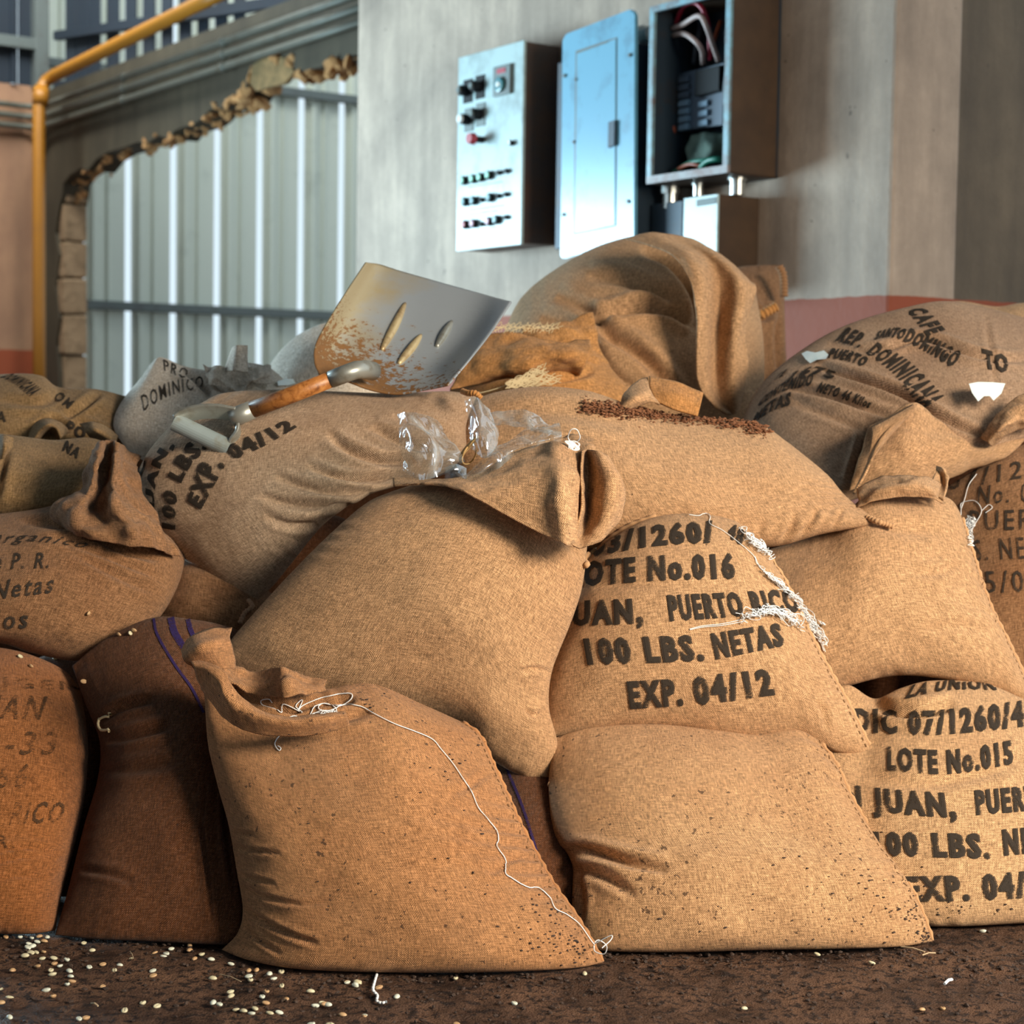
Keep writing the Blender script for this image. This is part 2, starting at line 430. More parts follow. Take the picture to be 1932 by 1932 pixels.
# sheet cladding above the wall with the opening, daylight in the laps
cl = empty('wall_cladding', (0, 0, 0), kind='structure')
x = 96.0; k = 0
while x < 420:
    wpx = 21 if k % 2 else 19
    p0 = hp(x, 300); p1 = hp(x+wpx*1.0, 300)
    bm = bmesh.new()
    box_bm(bm, Vector((p0.x, p0.y, hz+.02)) - NW*.12, (p1-p0)*1.0, NW*.012, Z*1.6, .003)
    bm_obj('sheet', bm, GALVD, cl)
    x += wpx + (13.5 if x > 125 else 2); k += 1
for zz_, th in ((hz+.02, .05), (hz+.36, .07)):
    pA = hp(90, 300); pB = hp(560, 300)
    bm = bmesh.new(); box_bm(bm, Vector((pA.x, pA.y, zz_)) - NW*.10, (pB-pA), NW*.06, Z*th*.9, .004)
    bm_obj('girt', bm, GALVD, cl)
fc = empty('wall_far_cladding', (0, 0, 0), kind='structure')
zf = hp(84, 165).z
for k in range(22):
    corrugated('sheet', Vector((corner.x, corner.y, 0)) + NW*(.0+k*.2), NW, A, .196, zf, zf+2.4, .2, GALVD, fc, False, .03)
bm = bmesh.new(); box_bm(bm, Vector((corner.x, corner.y, hp(84, 100).z)) + A*.03, NW*4.4, A*.06, Z*.08, .004)
bm_obj('girt', bm, STEEL, fc)
bm = bmesh.new(); box_bm(bm, Vector((corner.x, corner.y, zf-.02)) + A*.0, NW*.1, A*.1, Z*2.4, .004)
bm_obj('corner_post', bm, STEEL, fc)

# unseen roof added over the hall to hold off sky light
cpts = [(corner.x, corner.y), (corner.x+.571*19.7, corner.y-.821*19.7), (-9, -3), (-9, corner.y-.571*(corner.x+9)/.821)]
c_ = prism('ceiling_sky_block', [Vector((x, y, 5.0)) for x, y in cpts], Vector((0, 0, .1)), GALVD); tag(c_, kind='structure')
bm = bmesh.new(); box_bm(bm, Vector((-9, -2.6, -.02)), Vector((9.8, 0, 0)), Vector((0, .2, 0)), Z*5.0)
tag(bm_obj('wall_sky_block', bm, WALLH), kind='structure')          # unseen wall added behind the camera to block frontal sky light
# pipes
YEL = plain('yellow_pipe_paint', (.34, .135, .009), .45, 0, .5, 12, (.30, .12, .012))
CON = plain('conduit_steel', (.10, .10, .08), .55, .2, .5, 8, (.07, .06, .04))
def arc_pts(pts, n=40): return [Vector(p) for p in catmull(np.array([tuple(p) for p in pts]), n)]
bm = bmesh.new()
v0 = hp(74, 900, .30); v0.z = 0
vt = hp(76, 195, .30); vt = Vector((v0.x, v0.y, vt.z))
pp = [v0, vt*0.5+v0*.5, vt, hp(78, 168, .27), hp(88, 152, .22), hp(104, 142, .2)] + [hp(104+(k*40), 142-k*40*.497, .2) for k in range(1, 9)]
tube_bm(bm, pp, .043, 14)
o = bm_obj('gas_pipe', bm, YEL, smooth=True); tag(o, 'yellow painted pipe rising in the far corner and running along the wall top', 'pipe')
bm = bmesh.new(); tube_bm(bm, [hp(78, 168, .272), hp(76, 195, .30)], .054, 14)
keepo = bm_obj('elbow', bm, YEL, o, True)
for k, (yl, yr0, sl) in enumerate(((188, 196, .40), (206, 216, .405), (230, 236, .41))):
    offc = .07
    line = [hp(x_, yr0 - (x_-95)*sl*(1-.0*k), offc) for x_ in (120, 200, 300, 420, 560, 700)]
    zc = line[0].z
    line = [Vector((p.x, p.y, zc)) for p in line]
    cpt = Vector((corner.x, corner.y, zc)) + NW*.10 + A*.10
    lft = [Vector((corner.x, corner.y, zc)) + A*.07 + NW*d for d in (3.9, 1.6, .35)]
    bm = bmesh.new(); tube_bm(bm, lft + arc_pts([lft[-1], cpt, line[0]], 10)[1:-1] + line, .021, 10)
    o = bm_obj('conduit', bm, CON, smooth=True)
    tag(o, ('uppermost', 'middle', 'lowest')[k] + ' of three grey steel conduits running round the far corner above the opening', 'conduit', 'conduits along the wall')
    for q in (.25, .6):
        p = line[0]*(1-q)+line[-1]*q; bm = bmesh.new(); tube_bm(bm, [p-A*.03, p+A*.03], .028, 10)
        bm_obj('coupling', bm, CON, o, True)

# ------------------------------------------------------------------ electrical boxes on the panel wall
LGREY = plain('pale_enamel', (.46, .60, .60), .28, 0, .55, 9, (.24, .30, .30), .6)
RUSTY = plain('rusty_enamel', (.075, .052, .045), .55, 0, .7, 8, (.13, .06, .03))
BLUEP = plain('blue_enamel', (.16, .42, .58), .22, 0, .45, 9, (.10, .24, .34), .7)
DKB = plain('dark_blue_steel', (.018, .035, .055), .5, .2, .5, 9, (.05, .03, .02))
BLACK = plain('black_plastic', (.008, .008, .010), .6, spec=.2)
CHROME = plain('bright_metal', (.6, .62, .6), .25, .9)
REDP = plain('red_plastic', (.42, .03, .05), .35)
GREENL = plain('green_lens', (.35, .8, .6), .25)
TEAL = plain('teal_lens', (.06, .22, .25), .3)
PINK = plain('pink_lens', (.55, .22, .32), .3)
TERRA = plain('rust_brown_enamel', (.080, .044, .022), .6, 0, .9, 7, (.035, .02, .013))
WHT = plain('white_paint', (.75, .80, .80), .4)
def onp(px, py, off):
    p = plane_hit(px, py, WO + NW*off, NW); return (p-WO).dot(A), p.z
def wbox(name, xl, yt, xr, yb, off, depth, mat, parent=None, bevel=.004):
    """front face spans image columns xl..xr (at rows yt top-left, yb bottom-left) on the plane off metres proud"""
    al, zt = onp(xl, yt, off); ar, _ = onp(xr, yt, off); _, zb = onp(xl, yb, off)
    bm = bmesh.new(); box_bm(bm, AW(al, off-depth, zb), A*(ar-al), NW*depth, Z*(zt-zb), bevel)
    o = bm_obj(name, bm, mat)
    if parent: keep(o, parent)
    return o, (al, ar, zb, zt)
def dial(name, px, py, off, r, length, mat, parent, mat2=None, r2=None):
    a, z = onp(px, py, off); bm = bmesh.new()
    tube_bm(bm, [AW(a, off, z), AW(a, off+length*.9, z), AW(a, off+length, z)], [r, r, r*.8], 16)
    o = keep(bm_obj(name, bm, mat, smooth=False), parent)
    if mat2:
        bm = bmesh.new(); tube_bm(bm, [AW(a, off+length*.8, z), AW(a, off+length*1.25, z)], [r2, r2*.85], 16)
        c = bm_obj('cap', bm, mat2); c.parent = o; c.matrix_parent_inverse = o.matrix_parent_inverse.inverted() @ o.matrix_parent_inverse
        c.matrix_parent_inverse = Matrix.Translation(-parent.location) if False else Matrix.Identity(4)
    return o

cb = empty('control_box', (0, 0, 0), label='pale grey motor control box with pilot lights and selector switches on the wall', cat='control box')
wbox('cabinet', 866, 111, 990, 472, .155, .155, RUSTY, cb, .006)
wbox('door', 865, 109, 988, 474, .165, .012, LGREY, cb, .003)
for (x_, y_) in ((882, 172), (905, 164), (884, 226), (906, 216)):
    plt, e = wbox('switch_plate', x_-8, y_-20, x_+9, y_+24, .168, .004, BLACK if y_ < 200 else STEEL, cb, .001)
    dial('selector_switch', x_, y_, .168, .020, .035, BLACK, cb, WHT if x_ == 884 else STEEL, .018 if x_ == 884 else .012)
wbox('timer_plate', 930, 127, 962, 183, .178, .012, STEEL, cb, .003)
wbox('name_strip', 937, 131, 953, 140, .180, .002, REDP, cb, .0005)
dial('timer_dial', 944, 160, .179, .026, .012, TEAL, cb, CHROME, .012)
dial('stop_button', 911, 264, .166, .012, .05, BLACK, cb, REDP, .022)
dial('door_lock', 968, 270, .166, .010, .015, BLACK, cb, CHROME, .006)
lights_ = [(878, 341, GREENL), (896, 338, GREENL), (910, 335, GREENL), (926, 331, GREENL), (944, 326, None), (959, 323, None),
           (880, 381, TEAL), (897, 379, TEAL), (911, 377, None), (928, 373, TEAL), (943, 370, None), (958, 367, None),
           (881, 424, REDP), (897, 422, PINK), (911, 423, None), (926, 418, PINK), (940, 415, TEAL), (958, 410, None)]
for x_, y_, c_ in lights_:
    if c_: dial('pilot_light', x_, y_, .166, .0165, .016, BLACK, cb, c_, .0125)
    else: dial('button', x_, y_, .166, .009, .014, BLACK, cb)
# faded marking lines under the lamps
for (x0_, y0_, x1_) in ((884, 352, 948), (884, 396, 952), (884, 404, 940), (896, 434, 940)):
    wbox('marking_line', x0_, y0_, x1_, y0_+1.8, .1662, .001, STEEL, cb, 0)

pc = empty('panel_cover', (0, 0, 0), label='light blue breaker panel cover plate with closed inner door', cat='panel cover')
def quad_plate(name, q, off, th, mat, parent, bevel=.004):
    bm = bmesh.new()
    pts = [plane_hit(x, y, WO + NW*off, NW) for x, y in q]
    vs = [bm.verts.new(p) for p in pts]; f = bm.faces.new(vs)
    r = bmesh.ops.extrude_face_region(bm, geom=[f]); bmesh.ops.translate(bm, verts=[v for v in r['geom'] if isinstance(v, bmesh.types.BMVert)], vec=-NW*th)
    if bevel: bmesh.ops.bevel(bm, geom=list(bm.edges), offset=bevel, segments=2, affect='EDGES')
    return keep(bm_obj(name, bm, mat), parent)
quad_plate('plate', [(1060, 76), (1066, 64), (1188, 17), (1197, 22), (1199, 30), (1197, 446), (1190, 452), (1062, 488), (1056, 484)], .20, .014, BLUEP, pc)
quad_plate('door_gap', [(1086, 96), (1164, 70), (1162, 427), (1082, 443)], .2012, .003, STEEL, pc, 0)
quad_plate('inner_door', [(1088, 98), (1162, 73), (1160, 424), (1084, 440)], .2035, .004, BLUEP, pc, .0015)
quad_plate('latch', [(1147, 230), (1160, 226), (1159, 274), (1146, 279)], .212, .010, DKB, pc, .002)
quad_plate('label_slot', [(1089, 98), (1147, 77), (1147, 80), (1089, 101)], .2045, .002, STEEL, pc, 0)
for (x_, y_) in ((1189, 104), (1066, 143), (1186, 380), (1064, 405), (1084, 268), (1088, 150)):
    dial('screw', x_, y_, .201, .006, .006, STEEL, pc)
pb = empty('panel_box', (0, 0, 0), label='dark steel box behind the light blue cover plate', cat='electrical box')
wbox('housing', 1052, 118, 1203, 470, .184, .176, DKB, pb, .005)
side, _ = wbox('gusset', 1204, 60, 1224, 520, .06, .06, DKB, pb, .003)

mb = empty('breaker_box', (0, 0, 0), label='open rusty breaker box with exposed wires and circuit breakers', cat='electrical box')
al, zt = onp(1229, 14, .2); ar, _ = onp(1382, 14, .2); _, zb = onp(1229, 347, .2)
t_ = .006
bm = bmesh.new()
box_bm(bm, AW(al, 0, zb), A*(ar-al), NW*.01, Z*(zt-zb))                    # back
keep(bm_obj('back_plate', bm, DKB), mb)
for nm, o_, ax, az in (('left_side', AW(al, 0, zb), A*t_, Z*(zt-zb)), ('right_side', AW(ar-t_, 0, zb), A*t_, Z*(zt-zb)),
                       ('bottom_side', AW(al, 0, zb), A*(ar-al), Z*t_), ('top_side', AW(al, 0, zt-t_), A*(ar-al), Z*t_)):
    bm = bmesh.new(); box_bm(bm, o_, ax, NW*.2, az)
    keep(bm_obj(nm, bm, DKB if nm == 'left_side' else TERRA), mb)
RIMB = plain('worn_blue_rim', (.22, .42, .50), .4, 0, .8, 16, (.16, .06, .03))
RIMR = plain('worn_rim', (.40, .42, .44), .5, 0, 1.0, 14, (.18, .06, .03))
for nm, o_, ax, az, m_ in (('rim', AW(al, .195, zb), A*.022, Z*(zt-zb), RIMB), ('rim', AW(ar-.022, .195, zb), A*.022, Z*(zt-zb), RIMB),
                       ('rim', AW(al, .1955, zb), A*(ar-al), Z*.024, RIMR), ('rim', AW(al, .1955, zt-.02), A*(ar-al), Z*.02, RIMB)):
    bm = bmesh.new(); box_bm(bm, o_, ax, NW*.012, az)
    keep(bm_obj(nm, bm, m_), mb)
BRK = plain('breaker_grey', (.10, .14, .20), .45)
TOG = plain('breaker_toggle', (.25, .40, .55), .4)
keep(quad_plate('breaker_frame', [(1276, 140), (1366, 118), (1364, 235), (1272, 248)], .085, .05, BRK, mb, .003), mb)
keep(quad_plate('main_breaker', [(1311, 134), (1358, 122), (1357, 170), (1309, 182)], .11, .03, BLACK, mb, .003), mb)
for k in range(7):
    y_ = 146+k*15
    quad_plate('circuit_breaker', [(1279, y_), (1298, y_-4), (1298, y_+7), (1278, y_+11)], .097, .02, TOG if k > 2 else BRK, mb, .002)
for k in range(3):
    y_ = 192+k*18
    quad_plate('circuit_breaker', [(1316, y_), (1334, y_-4), (1334, y_+7), (1315, y_+11)], .097, .02, TOG, mb, .002)
def wire(pts, r, mat, offs, nm='wire'):
    q = [plane_hit(x, y, WO + NW*o, NW) for (x, y), o in zip(pts, offs)]
    bm = bmesh.new(); tube_bm(bm, arc_pts(q, 36), r, 8); return keep(bm_obj(nm, bm, mat, smooth=True), mb)
WR = plain('red_wire', (.36, .02, .05), .4); WW = plain('dusty_white_wire', (.48, .36, .33), .5); WG = plain('green_wire', (.02, .20, .13), .4)
WBK = plain('dark_wire', (.02, .03, .045), .45); WOR = plain('orange_wire', (.30, .06, .02), .45)
wire([(1274, 46), (1290, 12), (1312, 5), (1330, 25), (1338, 65), (1340, 112)], .008, WR, (.10, .14, .16, .15, .12, .09))
wire([(1258, 56), (1285, 48), (1318, 30), (1332, 48), (1345, 85), (1356, 115)], .0085, WW, (.10, .14, .16, .16, .12, .09))
wire([(1262, 68), (1290, 64), (1312, 78), (1324, 95), (1326, 120)], .0085, WW, (.10, .14, .15, .13, .09))
wire([(1360, 40), (1352, 62), (1345, 85), (1340, 110)], .006, WOR, (.06, .09, .1, .08))
wire([(1300, 20), (1322, 40), (1316, 80), (1310, 120)], .010, WBK, (.05, .07, .08, .07))
wire([(1285, 75), (1275, 115), (1272, 170), (1258, 240), (1268, 320)], .007, WBK, (.05, .09, .09, .08, .05))
wire([(1275, 140), (1262, 190), (1258, 230), (1272, 245), (1262, 300)], .006, WOR, (.08, .10, .1, .1, .06))
wire([(1270, 325), (1300, 308), (1330, 302), (1360, 300)], .007, WG, (.12, .15, .15, .12))
wire([(1322, 316), (1335, 304), (1352, 300), (1368, 302)], .009, WG, (.16, .17, .17, .15))
wire([(1280, 318), (1300, 310), (1318, 312), (1340, 318)], .006, WOR, (.14, .16, .16, .14))
wire([(1370, 60), (1374, 110), (1368, 170), (1372, 230)], .008, WBK, (.10, .12, .12, .1))
PAPER = plain('dusty_cloth', (.16, .23, .19), .9, 0, .6, 12, (.05, .08, .07))
def sheet(name, grid, mat, parent=None, nu=40, nv=40, wr=0, wscale=20, thick=.002, seed=0, kp=True, uvs=1.0):
    """cloth-like sheet through a grid of (px, py, depth) control points"""
    g = np.array(grid, float)                              # rows x cols x 3
    rows = np.stack([catmull(g[i], nu) for i in range(g.shape[0])])        # R x nu x 3
    cols = np.stack([catmull(rows[:, j], nv) for j in range(nu)], 1)       # nv x nu x 3
    pts = Pn(cols[..., 0], cols[..., 1], cols[..., 2])
    if wr:
        du = np.gradient(pts, axis=1); dv = np.gradient(pts, axis=0)
        nn = np.cross(du, dv); nn /= np.linalg.norm(nn, axis=-1, keepdims=True)+1e-9
        h = np.array([[mnoise.fractal(Vector(pts[j, i])*wscale + Vector((seed, 0, 0)), 1, 2, 3) for i in range(nu)] for j in range(nv)])
        pts = pts + nn*(h*wr)[..., None]
    su = np.linalg.norm(np.diff(pts, axis=1), axis=-1).mean(0).cumsum(); sv = np.linalg.norm(np.diff(pts, axis=0), axis=-1).mean(1).cumsum()
    uu, vv = np.meshgrid(np.r_[0, su], np.r_[0, sv]); uv = np.stack([uu, vv], -1).reshape(-1, 2)*uvs
    f = [(j*nu+i, j*nu+i+1, (j+1)*nu+i+1, (j+1)*nu+i) for j in range(nv-1) for i in range(nu-1)]
    o = mesh_obj(name, pts.reshape(-1, 3), f, mat, smooth=True, uv=uv)
    if thick:
        s = o.modifiers.new('thick', 'SOLIDIFY'); s.thickness = thick; s.offset = 0
    if parent: keep(o, parent)
    SHEETS.append((pts, f))
    return o
SHEETS = []
d_ = 5.74
sheet('dust_wad', [[(1305, 255, d_+.08), (1330, 250, d_+.03), (1372, 255, d_)], [(1298, 285, d_+.08), (1335, 280, d_-.03), (1376, 275, d_-.02)], [(1300, 315, d_+.05), (1335, 312, d_), (1376, 300, d_-.02)]], PAPER, mb, 16, 16, .015, 12)
cp = empty('conduit_bush', (0, 0, 0), label='white conduit bushing entering the left side of the open breaker box', cat='conduit fitting')
a_, z_ = onp(1218, 66, .10)
bm = bmesh.new(); tube_bm(bm, [AW(a_-.05, .10, z_), AW(a_-.01, .10, z_), AW(a_-.01, .10, z_), AW(a_+.03, .10, z_)], [.034, .034, .026, .026], 18)
keep(bm_obj('bushing', bm, WHT, smooth=False), cp)
for (x_, yt_, yb_, r_, lab) in ((1266, 352, 388, .026, 'short galvanised conduit stub under the left of the breaker box'),
                            (1318, 345, 364, .016, 'thin bent conduit stub under the middle of the breaker box'),
                            (1392, 325, 362, .024, 'bright conduit stub under the right of the breaker box')):
    a_, zt_ = onp(x_, yt_-20, .10); _, zb_ = onp(x_, yb_+6, .10)
    bm = bmesh.new(); zm = zb_+.45*(zt_-zb_)
    tube_bm(bm, [AW(a_, .10, zb_), AW(a_, .10, zm), AW(a_, .10, zm), AW(a_, .10, zt_)], [r_, r_, r_*1.3, r_*1.3], 16)
    o = bm_obj('conduit_stub', bm, CHROME); tag(o, lab, 'conduit')
lb = empty('switch_box', (0, 0, 0), label='small box with bright blue-white door and brown side below the breaker box', cat='electrical box')
wbox('housing', 1291, 374, 1355, 560, .17, .17, TERRA, lb, .004)
wbox('door', 1290, 374, 1354, 560, .176, .008, LGREY, lb, .002)
quad_plate('name_plate', [(1314, 377), (1351, 371), (1351, 384), (1314, 390)], .178, .003, STEEL, lb, .0005)
jb = empty('junction_box', (0, 0, 0), label='dark blue junction box beside the small bright-doored box', cat='electrical box')
wbox('housing', 1230, 388, 1289, 560, .12, .115, DKB, jb, .004)
wbox('lid', 1229, 386, 1288, 560, .124, .006, DKB, jb, .002)
# horizontal conduit leaving the switch box near the sack top
# ------------------------------------------------------------------ SACKS
BVHS = []
def fbm_grid(u, v, sc, seed, octv=3):
    r = np.random.default_rng(seed); out = np.zeros_like(u); amp = 1
    for o in range(octv):
        for k in range(5):
            th = r.uniform(0, 2*math.pi); fq = sc*(2**o)*r.uniform(.7, 1.3)
            out += amp*np.sin(fq*(u*math.cos(th)+v*math.sin(th)) + r.uniform(0, 6.28))/5**.5
        amp *= .5
    return out/1.5
def seg_dist(px, py, line):
    """distance in pixels to a polyline and position 0..1 along it"""
    L = catmull(np.array(line, float), 28)
    best = np.full(px.shape, 1e9); pos = np.zeros(px.shape); sg = np.ones(px.shape)
    for i in range(len(L)-1):
        ax, ay = L[i]; bx, by = L[i+1]; dx, dy = bx-ax, by-ay; l2 = dx*dx+dy*dy+1e-9
        t = np.clip(((px-ax)*dx+(py-ay)*dy)/l2, 0, 1)
        ex, ey = px-(ax+t*dx), py-(ay+t*dy); d = np.hypot(ex, ey); m = d < best
        best[m] = d[m]; pos[m] = ((i+t)/(len(L)-1))[m]; sg[m] = np.sign(dx*ey-dy*ex)[m]
    return best, pos, sg
def sack(label, top, right, bottom, left, D, T, mat, Tb=None, creases=(), floor=False, N=100, lump=.006, seed=1,
         pucker=.0022, pw=.5, seams='', name='burlap_sack', group=None, vbias=1.0, dirv=None, fine=.0012, sag=0):
    Tb = T if Tb is None else Tb
    TL, TR = top[0], top[-1]; BLc, BR = bottom[0], bottom[-1]
    t = np.linspace(0, 1, N); cu = (1-np.cos(np.pi*t))/2*.72 + t*.28
    Tp = catmull(top, cu); Bt = catmull(bottom, cu); Lf = catmull([TL]+list(left)+[BLc], cu); Rg = catmull([TR]+list(right)+[BR], cu)
    U, V = np.meshgrid(cu, cu)
    def coons(k):
        a = (1-V)*Tp[:, k][None, :] + V*Bt[:, k][None, :] + (1-U)*Lf[:, k][:, None] + U*Rg[:, k][:, None]
        c = (1-U)*(1-V)*TL[k] + U*(1-V)*TR[k] + (1-U)*V*BLc[k] + U*V*BR[k]
        return a-c
    X, Y = coons(0), coons(1)
    if floor:
        dl = floor_pt(*BLc).y; dr = floor_pt(*BR).y
        D = (D[0], D[1], dr, dl)
    Dp = (1-U)*(1-V)*D[0] + U*(1-V)*D[1] + U*V*D[2] + (1-U)*V*D[3]
    if floor:                              # bottom edge lies on the ground
        bd = np.array([floor_pt(x, y, .004).y for x, y in Bt]); lin = D[3]*(1-cu)+D[2]*cu
        Dp = Dp + (V**2)*(bd-lin)[None, :]
    base = Pn(X, Y, Dp)
    cen = base[N//2, N//2]; dv = (C0-cen); dv /= np.linalg.norm(dv)
    if dirv is not None: dv = np.array(dirv, float); dv /= np.linalg.norm(dv)
    Vb = V**vbias
    prof = (np.clip(np.sin(np.pi*U), 0, 1)*np.clip(np.sin(np.pi*Vb), 0, 1))**pw
    lm = fbm_grid(U*1.0, V*1.0, 7, seed)
    lm2 = fbm_grid(U, V, 24, seed+50)
    fade = np.clip(prof*2.2, 0, 1)
    front = base + dv*(T*prof + lump*lm*fade + fine*lm2*fade)[..., None]
    def normals(p):
        du = np.gradient(p, axis=1); dw = np.gradient(p, axis=0); nn = np.cross(dw, du)
        nn /= np.linalg.norm(nn, axis=-1, keepdims=True)+1e-12
        s = np.sign((nn*dv).sum(-1).mean()); return nn*s
    # puckers running in from every seam
    nn = normals(front)
    r = np.random.default_rng(seed+9)
    pk = np.zeros_like(U)
    for (dist, s, e_) in ((U, V, 'l'), (1-U, V, 'r'), (V, U, 't'), (1-V, U, 'b')):
        fr = sum(np.sin(s*f_+p_)*a_ for f_, p_, a_ in zip(r.uniform(30, 130, 6), r.uniform(0, 6, 6), r.uniform(.3, 1, 6)))/1.6
        ln = .07*(1+.8*np.sin(s*r.uniform(8, 16)+r.uniform(0, 6)))+.03
        pk += (1.1 if e_ in seams else .3)*fr*np.exp(-dist/ln)*np.clip(dist/.012, 0, 1)*np.clip(.55+.9*np.sin(s*r.uniform(5, 11)+r.uniform(0, 6)), 0, 1.3)
    front = front + nn*(pucker*pk)[..., None]
    px, py = proj(front)
    for cr in creases:
        line, w_, dep = cr[:3]; ridge = cr[3] if len(cr) > 3 else .5
        w_ *= .8; dep *= 1.25
        d, pos, sg = seg_dist(px, py, line)
        tp = np.clip(np.sin(np.pi*np.clip(pos, 0, 1)), 0, 1)**.5 if ridge != 'open' else 1
        rg = .5 if ridge == 'open' else ridge
        h = -dep*np.exp(-(d/w_)**2) + dep*rg*np.exp(-((d-1.9*w_)/(w_*1.1))**2)
        front = front + nn*(h*tp*fade)[..., None]
    if sag: front[..., 2] -= sag*prof
    back = base - dv*(Tb*prof + lump*np.roll(lm, 13, 1)*fade)[..., None]
    for arr in (front, back):
        arr[..., 2] = np.maximum(arr[..., 2], -.006)
    front[0] = base[0]; front[-1] = base[-1]; front[:, 0] = base[:, 0]; front[:, -1] = base[:, -1]
    nf = N*N; vid = np.arange(nf).reshape(N, N)
    bid = np.full((N, N), -1); bid[1:-1, 1:-1] = nf + np.arange((N-2)*(N-2)).reshape(N-2, N-2)
    bid[0] = vid[0]; bid[-1] = vid[-1]; bid[:, 0] = vid[:, 0]; bid[:, -1] = vid[:, -1]
    verts = np.vstack([front.reshape(-1, 3), back[1:-1, 1:-1].reshape(-1, 3)])
    q = lambda g: np.stack([g[:-1, :-1], g[1:, :-1], g[1:, 1:], g[:-1, 1:]], -1).reshape(-1, 4)
    ff, fb = q(vid), q(bid)[:, ::-1]
    nrm = np.cross(verts[ff[len(ff)//2][1]]-verts[ff[len(ff)//2][0]], verts[ff[len(ff)//2][2]]-verts[ff[len(ff)//2][0]])
    if nrm@dv < 0: ff, fb = ff[:, ::-1], fb[:, ::-1]
    su = np.linalg.norm(np.diff(front, axis=1), axis=-1)[N//4:-N//4].mean(0); sv = np.linalg.norm(np.diff(front, axis=0), axis=-1)[:, N//4:-N//4].mean(1)
    UU, VV = np.meshgrid(np.r_[0, su.cumsum()], np.r_[0, sv.cumsum()])
    uvf = np.stack([UU, VV], -1); uvs = np.vstack([uvf.reshape(-1, 2), uvf[1:-1, 1:-1].reshape(-1, 2)])
    faces = np.vstack([ff, fb])
    me = bpy.data.meshes.new('cloth')
    me.vertices.add(len(verts)); me.vertices.foreach_set('co', verts.astype(np.float32).ravel())
    me.loops.add(faces.size); me.loops.foreach_set('vertex_index', faces.astype(np.int32).ravel())
    me.polygons.add(len(faces)); me.polygons.foreach_set('loop_start', np.arange(0, faces.size, 4, dtype=np.int32))
    me.polygons.foreach_set('use_smooth', [True]*len(faces))
    me.update(calc_edges=True); me.validate()
    ul = me.uv_layers.new(name='UVMap'); ul.data.foreach_set('uv', uvs.astype(np.float32)[faces.ravel()].ravel())
    me.materials.append(mat)
    bc = verts.mean(0); bc[2] = verts[:, 2].min()
    root = empty(name, tuple(bc), label=label, cat='sack', group=group)
    body = link(bpy.data.objects.new('cloth', me)); keep(body, root)
    bv = BVHTree.FromPolygons([Vector(v) for v in verts[:nf]], [tuple(int(i) for i in f) for f in ff])
    root_info = dict(root=root, bvh=bv, front=front, U=U, V=V, px=px, mat=mat)
    BVHS.append(bv)
    edges = {'t': front[0], 'b': front[-1], 'l': front[:, 0], 'r': front[:, -1]}
    for e in seams:                                        # rolled seam with stitches
        pts = edges[e][2:-2]
        s = np.r_[0, np.linalg.norm(np.diff(pts, axis=0), axis=1).cumsum()]; n_ = int(s[-1]/.006)
        qs = np.stack([np.interp(np.linspace(0, s[-1], n_), s, pts[:, k]) for k in range(3)], 1)
        bm = bmesh.new()
        rr = [.0038+.0012*math.sin(i*1.9)+random.uniform(-.0005, .0005) for i in range(n_)]
        tube_bm(bm, [Vector(p)+Vector(dv)*.001 for p in qs], rr, 7)
        keep(bm_obj('seam', bm, mat, smooth=True), root)
        inner = {'t': front[6], 'b': front[-7], 'l': front[:, 6], 'r': front[:, -7]}[e][4:-4]
        s = np.r_[0, np.linalg.norm(np.diff(inner, axis=0), axis=1).cumsum()]; n_ = int(s[-1]/.011)
        qs = np.stack([np.interp(np.linspace(0, s[-1], n_*2), s, inner[:, k]) for k in range(3)], 1)
        bm = bmesh.new()
        for i in range(0, n_*2-1, 2):
            tube_bm(bm, [Vector(qs[i])+Vector(dv)*.0012, Vector(qs[i+1])+Vector(dv)*.0012], .0011, 5)
        st = keep(bm_obj('stitching', bm, STITCH), root); st['kind'] = 'stuff'
    return root_info
STITCH = plain('stitch_twine', (.16, .085, .035), .9)

def surf(info, px, py, lift=.0012):
    r = raydir(px, py).normalized(); best = None
    for b_ in (info if isinstance(info, list) else [info['bvh']]):
        h = b_.ray_cast(CAM, r)
        if h[0] is not None and (best is None or h[3] < best[3]): best = h
    if best is None: return None
    n = best[1] if best[1].dot(r) < 0 else -best[1]
    return best[0] + n*lift - r*lift*.5

